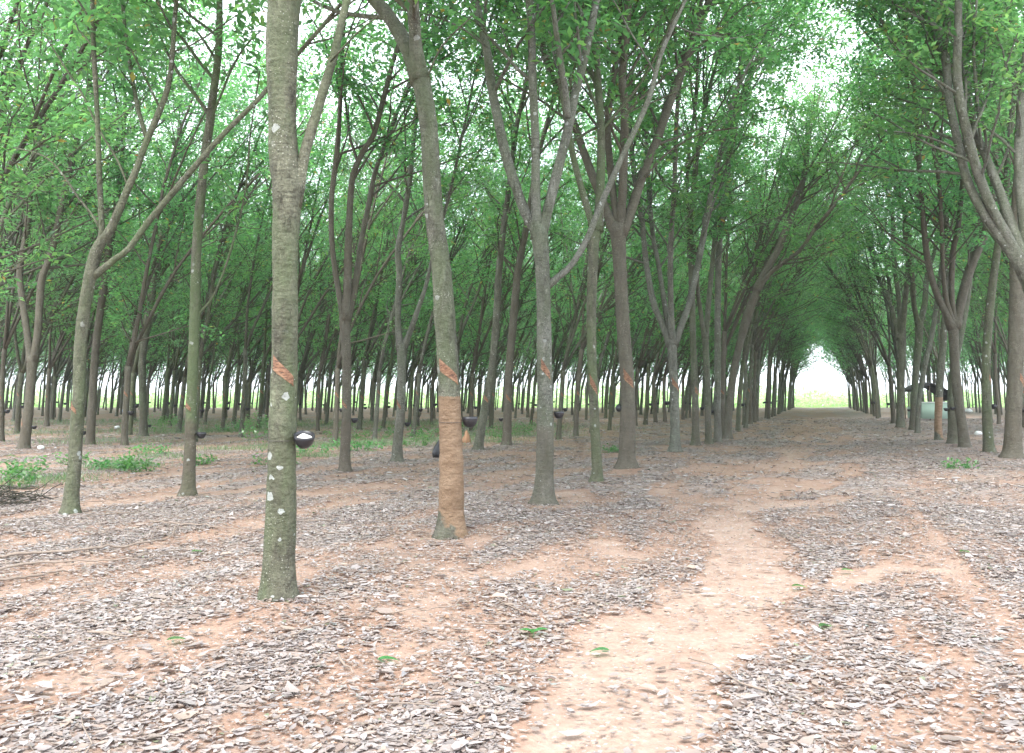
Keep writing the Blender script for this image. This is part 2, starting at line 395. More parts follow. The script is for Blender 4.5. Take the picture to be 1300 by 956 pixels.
class Tree:
    def __init__(s, seed, lean=(0, 0)):
        s.r = random.Random(seed); s.g = np.random.default_rng(seed); s.br = []; s.nodes = []; s.lean = np.array([lean[0], lean[1], 0.0])
        s.leafz = 0
    def grow(s, p, d, L, r, lvl, rend=.35):
        n = {1: 12, 2: 6, 3: 4}[lvl]; st = L / n
        pts = [np.array(p, float)]; rad = [r]; d = unit(np.array(d, float)); ds = [d]
        w = {1: .055, 2: .13, 3: .2}[lvl]
        for k in range(n):
            d = unit(d + np.array([s.r.gauss(0, w), s.r.gauss(0, w), s.r.gauss(0, w * .5)]) + np.array([0, 0, {1: .035, 2: .03, 3: -.02}[lvl]]) + s.lean * {1: .022, 2: .01, 3: 0}[lvl])
            pts.append(pts[-1] + d * st); ds.append(d)
            rad.append(r * (1 - (1 - rend) * (k + 1) / n))
        s.br.append((np.array(pts), np.array(rad), lvl)); s.children(pts, ds, rad, L, lvl)
        return pts
    def children(s, pts, ds, rad, L, lvl, t0=None, zmin=0):
        n = len(pts) - 1
        def sample(t):
            k = min(n - 1, int(t * n)); f = t * n - k
            return pts[k] + (pts[k + 1] - pts[k]) * f, ds[k], rad[k]
        if lvl == 1:
            L0 = L; t0 = .05 if t0 is None else t0
            m = max(6, int(L * 1.8))
            for q in range(m):
                t = t0 + (1 - t0) * (q + s.r.random() * .8) / m; t = min(t, .99)
                p, d, r = sample(t)
                if p[2] < zmin or s.r.random() > .10 + 2.2 * t: continue
                a = R(s.r.uniform(28, 62)); nd = unit(d * math.cos(a) + perp(d, s.r.random() * 6.283) * math.sin(a))
                s.grow(p, nd, s.r.uniform(1.6, 3.6) * (1.1 - .4 * t), max(.010, min(.035, r * .5)), 2)
        elif lvl == 2:
            for q in range(4):
                t = .3 + .68 * (q + s.r.random()) / 4
                p, d, r = sample(min(t, .98))
                a = R(s.r.uniform(30, 65)); nd = unit(d * math.cos(a) + perp(d, s.r.random() * 6.283) * math.sin(a) + np.array([0, 0, .05]))
                s.grow(p, nd, s.r.uniform(.5, 1.1), max(.004, r * .5), 3)
            s.nodes.append(pts[-1])
        else:
            for t in (.4, .7, 1.0):
                k = int(t * n); s.nodes.append(pts[k])
    def limbs(s, p, d0, count, r, L=(7, 9.5), spread=(8, 24), az0=None):
        az = s.r.random() * 6.283 if az0 is None else az0
        for k in range(count):
            a = R(s.r.uniform(*spread)); z = az + k * 2 * math.pi / count + s.r.uniform(-.5, .5)
            nd = unit(np.array([math.cos(z) * math.sin(a), math.sin(z) * math.sin(a), math.cos(a)]) + s.lean * .27 + np.asarray(d0) * .25)
            s.grow(p - nd * .08, nd, s.r.uniform(*L), r * s.r.uniform(.58, .82), 1, .28)
    def wood(s, sides=(16, 8, 4, 3), maxlvl=3, rough=.03):
        mb = MB()
        for pts, rad, lvl in s.br:
            if lvl <= maxlvl: mb.tube(pts, rad, sides[lvl], cap=(lvl < 2), rough=rough if lvl < 2 else 0, rg=s.g)
        return mb

def smooth_line(pts, rad, step):
    """Catmull-Rom through traced points"""
    pts = np.asarray(pts, float); rad = np.asarray(rad, float)
    P = np.vstack([2 * pts[0] - pts[1], pts, 2 * pts[-1] - pts[-2]])
    op, orr = [], []
    for i in range(1, len(P) - 2):
        n = max(2, int(np.linalg.norm(P[i + 1] - P[i]) / step))
        for k in range(n):
            t = k / n
            op.append(.5 * ((2 * P[i]) + (-P[i - 1] + P[i + 1]) * t + (2 * P[i - 1] - 5 * P[i] + 4 * P[i + 1] - P[i + 2]) * t * t + (-P[i - 1] + 3 * P[i] - 3 * P[i + 1] + P[i + 2]) * t ** 3))
            orr.append(rad[i - 1] * (1 - t) + rad[i] * t)
    op.append(pts[-1]); orr.append(rad[-1])
    return np.array(op), np.array(orr)

def trunk_profile(T, hf, r0, r1, lean, wob=.03):
    n = 26; pts = []; rad = []
    ph = T.r.random() * 6; ph2 = T.r.random() * 6
    for k in range(n + 1):
        t = k / n; z = -.12 + (hf + .12) * t
        pts.append([lean[0] * max(z, 0) + wob * math.sin(ph + z * 1.3), lean[1] * max(z, 0) + wob * math.sin(ph2 + z * 1.1), z])
        rr = r0 + (r1 - r0) * t + .035 * math.exp(-max(z, 0) / .10) * (r0 / .11)
        if t > .9: rr *= 1 + .14 * math.sin((t - .9) / .1 * math.pi * .8)
        rr *= 1 + .03 * T.r.uniform(-1, 1)
        rad.append(rr)
    for dz, f_ in ((.05, .75), (.085, .4), (.1, .1)): pts.append([pts[n][0], pts[n][1], pts[n][2] + dz]); rad.append(r1 * f_)
    off = np.array([pts[1][0], pts[1][1], 0]); pts = np.array(pts) - off
    return pts, np.array(rad)

def cut_mesh(name, pts, rad, zc, phi0, phi1, drop, band):
    """shaved strip of bark: curved patch sloping round the front (-Y) of the stem, pale lip along its lower edge"""
    nu, nv = 12, 8; V = []; C = []
    for i in range(nu + 1):
        ph = phi0 + (phi1 - phi0) * i / nu
        for j in range(nv + 1):
            w = j / nv
            zz = zc - drop * (i / nu - .5) - band * (w - .5) * (1.1 - .4 * i / nu)
            c = np.array([np.interp(zz, pts[:, 2], pts[:, 0]), np.interp(zz, pts[:, 2], pts[:, 1])])
            r = np.interp(zz, pts[:, 2], rad)
            edge = i in (0, nu) or j in (0, nv)
            rr = r * (1.0 if edge else 1.0 + .035) + (-.004 if edge else .003)
            if j == nv - 1: rr += .004
            V.append([c[0] + rr * math.sin(ph), c[1] - rr * math.cos(ph), zz])
            C.append((1.5, 1.7, 1.8) if j >= nv - 1 else ((.45, .4, .4) if j == 0 else (1, 1, 1)))
    f = [[(i * (nv + 1) + j, i * (nv + 1) + j + 1, (i + 1) * (nv + 1) + j + 1, (i + 1) * (nv + 1) + j) for i in range(nu) for j in range(nv)]]
    mb = MB(); mb.add(V, f); mb.c.append(np.array(C, np.float32)); return mb.mesh(name, M['cut'])

# ------------------------------------------------------------------ latex cups
def bowl_mb(r=.074, h=.10):
    prof = [(0, 0), (.25, .012), (.55, .09), (.82, .38), (.96, .74), (1.0, 1.0), (.93, 1.0), (.88, .74), (.74, .42), (.45, .17), (0, .12)]
    n = 18; V = []
    for pr, pz in prof:
        for k in range(n):
            a = k * 2 * math.pi / n; w = 1 + .03 * math.sin(3 * a + pz * 2)
            V.append([pr * r * w * math.cos(a), pr * r * w * math.sin(a), pz * h])
    i = np.arange(len(prof) - 1)[:, None] * n; j = np.arange(n)[None]; k = (j + 1) % n
    mb = MB(); mb.add(V, [np.stack([i + j, i + k, i + n + k, i + n + j], -1).reshape(-1, 4)]); return mb
bowl_me = bowl_mb().mesh('bowl', M['cup'])
lt = MB(); nn = 16
V = [[0, 0, .088]]
for q, (rr, zz) in enumerate(((.025, .090), (.045, .086), (.060, .074), (.064, .066))):
    for k in range(nn):
        a = k * 2 * math.pi / nn; V.append([rr * math.cos(a) * (1 + .05 * math.sin(2 * a)), rr * math.sin(a), zz + .006 * math.sin(3 * a + q)])
f4 = [(1 + q * nn + k, 1 + q * nn + (k + 1) % nn, 1 + (q + 1) * nn + (k + 1) % nn, 1 + (q + 1) * nn + k) for q in range(3) for k in range(nn)]
lt.add(V, [[(0, 1 + (k + 1) % nn, 1 + k) for k in range(nn)][::1], ]); lt.f.append(np.array(f4)); latex_me = lt.mesh('latex', M['latex'])
def wire_mesh(rt):
    mb = MB(); a = np.linspace(0, 2 * math.pi, 25)
    mb.tube(np.stack([-(rt + .07) + (rt + .005) * np.cos(a), (rt + .005) * np.sin(a), .05 + 0 * a], 1), np.full(25, .0022), 5, cap=False)
    a = np.linspace(0, 2 * math.pi, 19)
    mb.tube(np.stack([.071 * np.cos(a), .071 * np.sin(a), .062 + 0 * a], 1), np.full(19, .0022), 5, cap=False)
    mb.tube([[-.071, .0, .062], [-.08, 0, .055], [-(.072), .02, .05]], [.0022] * 3, 5)
    return mb
_w = {}
def add_cup(c, rt, z, az, label, group='latex cups wired to the rubber trees', latex=False, tilt=(0, 0), s=1.0, parts=True):
    """c = stem centre at height z; az = side the cup hangs on"""
    k = round(rt / s, 2)
    if k not in _w: _w[k] = wire_mesh(k).mesh('wire', M['wire'])
    d = (rt + .074 * s)
    e = empty('latex_cup', (c[0] + d * math.cos(az), c[1] + d * math.sin(az), z - .05 * s), az)
    e.scale = (s, s, s)
    tag(e, label, 'cup', group)
    b = link('bowl', bowl_me, e); b.rotation_euler = (tilt[0], tilt[1], 0)
    if parts:
        link('wire_loop', _w[k], e)
    if latex:
        l = link('latex', latex_me, e); l.rotation_euler = (tilt[0], tilt[1], 0)
    return e

# ------------------------------------------------------------------ traced trees
def poly(pts_px, Y, dy=0.0, z0=0.0):
    """traced centreline -> points at the tree's distance Y, wandering dy metres in depth; widths in px -> radii"""
    out, rad = [], []
    y_first = pts_px[0][1]; span = max(1.0, y_first - pts_px[-1][1])
    for (x, y, w) in pts_px:
        Yk = Y + dy * max(0, (y_first - y) / span) ** 1.3
        out.append(at(x, y, Yk)); rad.append(.5 * w * Yk / F)
    return np.array(out), np.array(rad)

def traced_tree(seed, trunk, limbs, label, mat='bark', cut=None, leafmin=4.0, more=2.0, per=14, top=15.0, minor=(), group=None, lean=(0, 0), main=False):
    bx, by = trunk[0][0], trunk[0][1]
    b = ground(bx, by); Y = b[1]; z0 = float(gz(b[0], b[1]))
    base = np.array([b[0], b[1], z0])
    T = Tree(seed, lean)
    P, Rr = poly(trunk, Y)
    P[0, 2] = z0 - .02; P -= base
    # flare at the foot
    P, Rr = smooth_line(P, Rr, .07)
    Rr = Rr * (1 + .30 * np.exp(-np.maximum(P[:, 2], 0) / .05) + .16 * np.exp(-np.maximum(P[:, 2], 0) / .22) + .02 * T.g.normal(size=len(Rr)))
    P = np.vstack([P[0] + [0, 0, -.15], P]); Rr = np.concatenate([[Rr[0] * 1.08], Rr])
    if limbs and not main:
        up_ = unit(P[-1] - P[-3]); q_ = Rr[-1]
        Rr[-1] *= .97
        P = np.vstack([P, P[-1] + up_ * q_ * .45, P[-1] + up_ * q_ * .8, P[-1] + up_ * q_ * .95]); Rr = np.concatenate([Rr, [q_ * .82, q_ * .45, q_ * .1]])
    T.br.append((P, Rr, 0))
    stems = []
    if main or not limbs: stems.append((P, Rr))
    for lb in limbs:
        dy = T.r.uniform(-1.0, 1.2) * Y / 12
        q, r = poly(lb, Y, dy); q -= base; q, r = smooth_line(q, r, .12)
        sl_ = np.linalg.norm(q - q[0], axis=1); r = r * (1 + .02 * T.g.normal(size=len(r))) * ((1 + .28 * np.exp(-(sl_ / .2) ** 2)) if r[0] < .62 * Rr.max() else (1 - .3 * np.exp(-(sl_ / .1) ** 2))); q[0] = q[0] - unit(q[1] - q[0]) * .06; T.br.append((q, r, 0.5)); stems.append((q, r))
    for lb in minor:
        q, r = poly(lb, Y, T.r.uniform(-.8, .8)); q -= base; q, r = smooth_line(q, r, .15); T.br.append((q, r, 1.5))
        dd = [unit(q[min(i + 1, len(q) - 1)] - q[max(0, i - 1)]) for i in range(len(q))]
        if q[-1][2] > leafmin: T.children(list(q), dd, list(r), 2.0, 2)
    for q, r in stems:
        d = unit(q[-1] - q[-4]); hrem = top - q[-1][2]
        dd = [unit(q[min(i + 1, len(q) - 1)] - q[max(0, i - 1)]) for i in range(len(q))]
        T.children(list(q), dd, list(r), max(3, q[-1][2] - q[0][2]), 1, t0=.3, zmin=leafmin)
        if hrem > 1:
            L = hrem / max(.5, d[2])
            pp = T.grow(q[-1] - d * .02, d, min(L, 12), r[-1], 1, .2)
            if hrem > 4:
                for k in range(4):
                    a = R(T.r.uniform(14, 34)); p0 = pp[1 + k]
                    nd = unit(d * math.cos(a) + perp(d, T.r.random() * 6.28) * math.sin(a))
                    T.grow(p0, nd, L * .6, r[-1] * .5, 1, .25)
    root = empty('rubber_tree', tuple(base))
    tag(root, label, 'tree', group)
    mb = MB()
    for p, r, lvl in T.br:
        sd = {0: 22, .5: 12, 1: 8, 1.5: 6, 2: 4, 3: 3}[lvl]
        mb.tube(p, r, sd, cap=lvl < 2, rough=.012 if lvl < 1.5 else 0, rg=T.g)
    link('trunk', mb.mesh('trunk', M[mat]), root)
    cr = MB(); leaflets(cr, T.nodes, 12, spread=.38, rg=T.g, whorl=True); link('crown', cr.mesh('crown', M['leaf'], smooth=False), root)
    if cut:
        # (px x0,y0) upper left and (x1,y1) lower right of the shaved band, band height px
        (xa, ya, xb, yb, bh) = cut
        zt = lambda y: at(0, y, Y)[2] - z0
        zc = (zt(ya) + zt(yb)) / 2
        cx = np.interp(zc, P[:, 2], P[:, 0]); rr = np.interp(zc, P[:, 2], Rr)
        fx = lambda x: np.clip((at(x, 400, Y)[0] - base[0] - cx) / (rr * 1.02), -.97, .985)
        link('tapping_cut', cut_mesh('tapping_cut', P, Rr, zc, math.asin(fx(xa)), math.asin(fx(xb)), zt(ya) - zt(yb), bh * Y / F), root)
    root['stem'] = 0
    del root['stem']
    return root, P + base, Rr, Y

used = []          # ground positions already planted
CUPS = []
def hero(*a, cup=None, **k):
    root, P, Rr, Y = traced_tree(*a, **k)
    used.append((root.location.x, root.location.y))
    if cup:
        y, az, label = cup[:3]; kw = cup[3] if len(cup) > 3 else {}
        z = at(0, y, Y)[2]
        c = (np.interp(z, P[:, 2], P[:, 0]), np.interp(z, P[:, 2], P[:, 1])); r = float(np.interp(z, P[:, 2], Rr))
        add_cup(c, r, z, R(az), label, **kw)
    return root

hero(101, [(353, 775, 40), (354, 720, 38), (357, 640, 37), (358, 560, 35), (361, 470, 33), (362, 380, 32), (362, 320, 33), (364, 270, 35), (365, 240, 39), (362, 215, 37), (359, 180, 36), (358, 110, 37), (358, 50, 41), (361, 0, 43), (365, -60, 40)],
     [
      [(374, 252, 18), (381, 222, 15), (388, 190, 14), (400, 150, 13), (412, 110, 12), (424, 70, 11), (433, 30, 10), (440, 0, 10), (452, -60, 9)]],
     'thick greenish rubber tree nearest the camera with a cup of white latex', 'bark_green', main=True, cut=(350, 459, 377, 485, 19),
     minor=[[(420, 78, 3), (450, 45, 2), (480, 20, 1.5)]],
     leafmin=5.2, cup=(559, -12, 'black bowl heaped with white latex on the nearest trunk', dict(latex=True, tilt=(R(18), R(10)), s=1.0)))
hero(102, [(572, 685, 33), (573, 640, 31), (573, 590, 30), (571, 520, 28), (569, 470, 27), (565, 410, 27), (560, 340, 25), (552, 280, 24), (548, 225, 24), (545, 170, 23), (539, 125, 23), (532, 92, 26)],
     [[(532, 96, 20), (528, 60, 17), (526, 30, 16), (524, 0, 16), (523, -60, 15)],
      [(532, 98, 22), (520, 66, 20), (506, 40, 19), (490, 16, 18), (476, 0, 18), (450, -40, 17)]],
     'rubber tree with a bare orange tan lower trunk, second in the row', 'bark_panel', cut=(559, 462, 582, 484, 17),
     leafmin=5.5, minor=[[(538, 110, 3), (560, 60, 2.5), (600, 20, 2)]],
     cup=(536, 3, 'plain black bowl wired to the bare orange trunk', dict(s=1.15)))
hero(103, [(690, 645, 28), (691, 610, 23), (692, 560, 22), (692, 500, 20), (691, 440, 19), (690, 380, 18), (688, 330, 19), (684, 292, 23)],
     [[(683, 296, 14), (666, 268, 13), (656, 240, 13), (643, 200, 13), (632, 150, 12), (624, 110, 12), (618, 63, 11), (606, 12, 11), (598, -30, 10)],
      [(682, 298, 15), (680, 250, 12), (680, 200, 11), (679, 157, 11), (676, 100, 11), (675, 50, 10), (672, 0, 10), (670, -40, 10)],
      [(686, 298, 15), (694, 272, 13), (707, 220, 13), (716, 185, 12), (724, 150, 12), (730, 120, 11), (738, 90, 11), (746, 56, 10), (757, 0, 10), (763, -40, 9)],
      [(697, 362, 8), (708, 352, 8), (724, 338, 8), (744, 306, 8), (762, 262, 8), (778, 226, 8), (792, 194, 7), (810, 157, 7), (826, 119, 7), (836, 78, 6), (848, 47, 6), (870, 0, 5)]],
     'grey speckled rubber tree with a low thin branch crossing rightwards', 'bark_grey', cut=(686, 461, 698, 478, 14),
     minor=[[(721, 150, 9), (719, 125, 9), (712, 78, 8), (707, 47, 8), (701, 0, 7)], [(618, 60, 3), (590, 38, 2.5), (550, 20, 2), (505, 12, 2)]],
     leafmin=5.8, cup=(527, 2, 'black bowl on a pale wire round the grey speckled trunk'))
hero(104, [(757, 616, 15), (758, 595, 13), (755, 540, 12), (753, 490, 12), (751, 440, 12), (751, 380, 13), (753, 330, 13), (755, 300, 14), (760, 280, 12)],
     [[(759, 290, 12), (762, 240, 11), (763, 204, 11), (763, 170, 10), (761, 132, 10), (757, 63, 9), (759, 0, 9), (761, -30, 8)],
      [(757, 300, 9), (745, 262, 9), (728, 200, 8), (716, 130, 8), (704, 60, 7), (700, 0, 7)]],
     'slim mossy green rubber tree leaning slightly left of upright', 'bark_green', leafmin=6,
     cut=(748, 480, 757, 498, 14))
hero(105, [(796, 600, 24), (796, 575, 20), (797, 530, 20), (796, 480, 18), (793, 440, 17), (790, 394, 17), (787, 340, 17), (785, 305, 19), (784, 290, 22)],
     [[(782, 295, 13), (773, 276, 12), (762, 248, 11), (751, 220, 11), (740, 190, 10), (731, 163, 10), (712, 120, 9), (698, 90, 9), (690, 63, 8), (684, 20, 8)],
      [(786, 295, 14), (790, 251, 11), (792, 188, 11), (793, 141, 11), (790, 94, 10), (795, 47, 10), (798, 0, 9)],
      [(785, 290, 9), (781, 267, 9), (774, 204, 9), (772, 150, 9), (780, 90, 8), (789, 50, 8), (786, 0, 8)],
      [(789, 295, 14), (801, 267, 13), (810, 240, 12), (820, 212, 11), (836, 172, 11), (854, 119, 11), (866, 90, 10), (873, 69, 10), (889, 25, 9), (901, 0, 9)]],
     'stout brown rubber tree with rough dark lower bark and a nest of limbs', 'bark_brown', leafmin=6, cut=(790, 474, 802, 489, 14),
     minor=[[(818, 225, 4), (850, 192, 3), (890, 170, 3), (937, 162, 2)]],
     cup=(516, 170, 'dark bowl tipped on the left side of the stout brown tree', dict(tilt=(0, R(-70)), s=1.2)))
hero(106, [(857, 576, 15), (857, 550, 12), (856, 500, 11), (854, 460, 11), (853, 435, 13)],
     [[(850, 437, 8), (840, 410, 8), (829, 382, 8), (820, 331, 7), (815, 280, 7), (806, 230, 6), (800, 170, 6)],
      [(851, 435, 7), (845, 395, 7), (838, 350, 6), (834, 325, 6), (829, 300, 6), (822, 220, 5), (820, 160, 5)],
      [(854, 435, 9), (852, 400, 8), (851, 347, 7), (852, 300, 7), (856, 240, 6), (858, 180, 6)],
      [(856, 435, 10), (864, 415, 9), (875, 385, 8), (884, 345, 8), (892, 305, 8), (904, 240, 7), (918, 180, 6), (930, 130, 6)]],
     'rubber tree splitting low into a fan of four limbs', 'bark_grey', leafmin=5, cut=(851, 483, 860, 495, 9), lean=(2.0, 0),
     cup=(512, 170, 'small dark bowl left of the fan limbed tree', dict(s=1.1)))
hero(107, [(883, 567, 11), (883, 540, 9), (882, 490, 8), (880, 440, 8), (879, 400, 8), (878, 350, 8), (876, 300, 8), (880, 250, 7), (884, 200, 7)], [],
     'straight thin rubber tree right after the fan of limbs', 'bark', leafmin=5.5, cut=(880, 494, 887, 500, 8), lean=(2.0, 0))
hero(108, [(900, 565, 9), (899, 540, 8), (898, 488, 8), (896, 445, 8), (895, 425, 9)],
     [[(894, 428, 6), (890, 400, 6), (886, 370, 5), (884, 330, 5), (876, 290, 5)], [(896, 428, 7), (900, 380, 7), (904, 340, 6), (908, 300, 6), (918, 240, 6), (930, 180, 5)]],
     'thin rubber tree forked at breast height beside a tall straight one', 'bark', leafmin=5, lean=(2.0, 0), cup=(519, 170, 'black bowl left of the thin low forked tree'))
hero(109, [(911, 563, 10), (911, 540, 9), (911, 488, 8), (911, 440, 8), (911, 394, 8), (912, 340, 8), (914, 300, 8), (920, 250, 7), (926, 200, 7)], [],
     'tall straight grey stem just left of the leaning brown tree', 'bark_grey', leafmin=5.5, lean=(2.0, 0), cup=(523, 170, 'black bowl hanging left of the tall straight grey stem'))
hero(110, [(923, 558, 12), (924, 535, 10), (927, 504, 10), (931, 475, 9), (936, 450, 9), (942, 425, 10), (949, 400, 12), (955, 383, 11), (962, 365, 9)],
     [[(960, 368, 10), (972, 345, 9), (988, 316, 9), (1002, 280, 8), (1014, 250, 8), (1022, 215, 7), (1026, 180, 6)], [(961, 370, 7), (975, 350, 6), (992, 335, 6), (1015, 318, 5), (1035, 290, 5)]],
     'brown knobbly rubber tree leaning right over the lane', 'bark_brown', leafmin=5, lean=(2.4, 0))
# right-hand row
hero(120, [(1330, 605, 30), (1328, 540, 27), (1324, 450, 25), (1318, 390, 24), (1308, 352, 26), (1300, 335, 26)],
     [[(1302, 345, 16), (1280, 315, 13), (1262, 290, 12), (1243, 260, 12), (1227, 226, 11), (1215, 176, 10), (1205, 125, 10), (1201, 80, 10), (1190, 47, 11), (1176, 20, 10), (1164, 0, 9)],
      [(1300, 342, 16), (1278, 300, 13), (1258, 262, 12), (1240, 215, 12), (1228, 170, 12), (1219, 130, 12), (1215, 94, 11), (1216, 50, 10), (1217, 0, 9), (1218, -30, 9)],
      [(1303, 335, 16), (1284, 286, 13), (1268, 240, 11), (1250, 195, 10), (1234, 155, 9), (1226, 100, 8), (1222, 60, 8)],
      [(1306, 335, 14), (1298, 270, 12), (1293, 210, 11), (1295, 160, 11), (1300, 100, 10), (1306, 40, 9)]],
     'rubber tree at the right edge with long limbs arching left over the lane', 'bark_grey', leafmin=5.5, lean=(-2.0, 0),
     minor=[[(1225, 198, 3), (1200, 182, 3), (1160, 170, 2.5), (1120, 166, 2)], [(1200, 60, 5), (1205, 30, 5), (1196, -10, 4)], [(1246, 190, 3), (1240, 120, 4), (1236, 60, 4), (1240, 0, 3)]])
hero(121, [(1285, 583, 23), (1286, 560, 20), (1287, 519, 19), (1289, 470, 18), (1290, 420, 18), (1291, 363, 17), (1291, 300, 16), (1293, 240, 14), (1298, 180, 12)], [],
     'straight trunk at the right edge with lumpy dark bark low down', 'bark_brown', leafmin=5.5, cut=(1286, 478, 1296, 490, 9), lean=(-2.2, 0),
     cup=(521, 5, 'black bowl beside the lumpy dark trunk at the edge'))
hero(122, [(1256, 577, 13), (1254, 550, 12), (1252, 500, 11), (1252, 460, 10), (1254, 425, 10), (1258, 378, 10), (1265, 325, 9), (1270, 295, 9), (1277, 240, 8), (1280, 190, 8)], [],
     'slender green rubber tree just inside the right edge trunk', 'bark_green', leafmin=5.5, cut=(1250, 478, 1256, 487, 7), lean=(-2, 0),
     cup=(517, 0, 'black bowl right of the slender green trunk'))
hero(123, [(1225, 570, 13), (1222, 545, 12), (1217, 510, 11), (1213, 472, 11), (1211, 440, 11), (1210, 412, 13)],
     [[(1208, 415, 10), (1201, 398, 9), (1190, 375, 8), (1182, 350, 8), (1177, 325, 8), (1174, 300, 7), (1169, 240, 6), (1165, 180, 6)],
      [(1210, 412, 8), (1201, 380, 6), (1197, 340, 5), (1196, 300, 5), (1193, 240, 5)],
      [(1213, 414, 11), (1219, 388, 11), (1228, 352, 11), (1240, 320, 11), (1250, 298, 10), (1258, 260, 8), (1264, 220, 7)],
      [(1212, 412, 7), (1208, 370, 7), (1210, 319, 7), (1216, 290, 6), (1222, 230, 6), (1225, 170, 5)]],
     'dark rubber tree leaning left with four limbs spread like a hand', 'bark_brown', leafmin=5, lean=(-2, 0),
     cup=(519, 180, 'black bowl left of the dark leaning forked tree'))
hero(124, [(1210, 566, 13), (1210, 540, 12), (1209, 500, 11), (1212, 460, 10), (1219, 425, 9), (1226, 385, 9), (1231, 345, 9), (1240, 300, 8), (1246, 240, 7)], [],
     'rubber tree standing tight behind the dark leaning one', 'bark', leafmin=5, lean=(-1.8, 0), cup=(520, 185, 'black bowl between the two close standing tan trunks'))
hero(125, [(1192, 560, 9), (1191, 535, 9), (1193, 490, 9), (1196, 450, 9), (1199, 410, 8), (1202, 370, 7), (1203, 320, 7), (1200, 260, 6)], [],
     'thin tree with tan peeled strips beside the pale green shelter', 'bark_panel', leafmin=5, lean=(-2.2, 0))
hero(126, [(1165, 551, 6), (1166, 520, 6), (1170, 488, 6), (1176, 455, 6), (1183, 425, 6), (1190, 380, 6), (1196, 330, 5), (1200, 290, 5)], [],
     'very thin stem leaning right in front of the pale green shelter', 'bark_grey', leafmin=4.5, lean=(-2.2, 0))
hero(127, [(1159, 548, 9), (1160, 520, 8), (1162, 480, 8), (1166, 435, 9), (1167, 410, 10)],
     [[(1166, 412, 7), (1160, 385, 6), (1158, 350, 6), (1150, 310, 6), (1148, 270, 5)], [(1168, 410, 7), (1174, 385, 7), (1177, 350, 6), (1186, 320, 5)]],
     'forked tree at the left end of the pale green shelter', 'bark', leafmin=4.5, lean=(-2.4, 0), cup=(521, 180, 'black bowl on the forked tree by the shelter'))
hero(128, [(1143, 544, 10), (1143, 520, 9), (1144, 480, 9), (1145, 440, 10), (1144, 425, 11)],
     [[(1142, 430, 7), (1134, 400, 6), (1124, 370, 6), (1114, 350, 5), (1108, 320, 5)], [(1145, 428, 8), (1148, 390, 7), (1152, 350, 6), (1155, 310, 6)], [(1143, 428, 6), (1141, 380, 6), (1135, 330, 6), (1134, 280, 5)]],
     'thick grey three limbed tree left of the shelter in the right row', 'bark', leafmin=4.5, lean=(-2.4, 0))
# second row on the left
hero(130, [(89, 653, 20), (91, 625, 17), (94, 598, 16), (97, 550, 16), (100, 504, 15), (102, 441, 15), (107, 394, 15), (113, 358, 15), (117, 340, 16), (122, 320, 15), (131, 303, 12), (141, 290, 11), (163, 238, 9), (175, 210, 8), (185, 182, 8), (201, 144, 8), (212, 115, 7), (218, 80, 6), (222, 20, 6)],
     [
      [(120, 350, 8), (130, 342, 8), (147, 328, 8), (163, 316, 7), (188, 282, 8), (219, 245, 8), (257, 200, 7), (282, 172, 7), (313, 141, 6), (329, 125, 6), (350, 100, 6)],
      [(122, 318, 8), (129, 298, 7), (128, 260, 7), (126, 220, 7), (124, 157, 6), (121, 100, 6), (119, 63, 6), (117, 0, 5)]],
     'rubber tree at far left whose thick branch reaches up to the right', 'bark_green', main=True, leafmin=5.8, cut=(94, 512, 105, 523, 8),
     minor=[[(162, 236, 3), (150, 205, 3), (125, 163, 3), (105, 120, 2.5), (88, 94, 2.5), (60, 50, 2)], [(186, 175, 6), (176, 141, 6), (168, 100, 5), (160, 47, 5), (155, 0, 4)],
            [(129, 293, 4), (115, 270, 3), (100, 252, 3), (80, 222, 3), (56, 198, 2), (20, 188, 2)], [(203, 137, 3), (185, 100, 3), (165, 60, 2.5), (140, 10, 2)]])
hero(131, [(238, 629, 18), (240, 600, 15), (242, 550, 14), (244, 488, 13), (246, 440, 13), (247, 410, 13), (248, 378, 13), (249, 328, 12), (252, 282, 12), (260, 200, 11), (266, 160, 11), (270, 125, 10), (276, 80, 9), (278, 47, 9), (279, 0, 8)],
     [], 'straight mossy rubber tree without a fork, second from the left edge', 'bark_green', leafmin=5.8, cut=(238, 511, 248, 520, 7),
     minor=[[(249, 410, 4), (254, 396, 3.5), (268, 381, 3), (284, 345, 3), (298, 300, 3), (312, 240, 2.5), (318, 170, 2), (330, 90, 2)], [(268, 150, 3), (285, 110, 3), (292, 92, 3), (310, 60, 2.5), (330, 40, 2)]],
     cup=(553, 8, 'black bowl on the straight mossy tree near the weeds'))
hero(132, [(438, 598, 15), (438, 575, 13), (440, 519, 12), (440, 457, 12), (438, 420, 13), (438, 403, 15)],
     [[(436, 408, 8), (431, 375, 8), (425, 340, 7), (421, 300, 7), (421, 250, 7), (427, 200, 7), (431, 150, 6), (433, 94, 6)],
      [(439, 405, 12), (441, 363, 11), (442, 320, 10), (443, 290, 9), (445, 250, 8), (449, 220, 8), (462, 190, 7), (474, 172, 7), (487, 125, 7), (499, 78, 6), (512, 40, 6)],
      [(441, 400, 7), (452, 350, 7), (458, 310, 7), (468, 260, 7), (476, 220, 6), (490, 180, 6), (505, 140, 5)]],
     'brown forked tree between the nearest trunk and the orange one', 'bark_brown', leafmin=5.8, cut=(435, 508, 443, 517, 6),
     cup=(534, 5, 'black bowl on the brown forked tree between the two big trunks'))
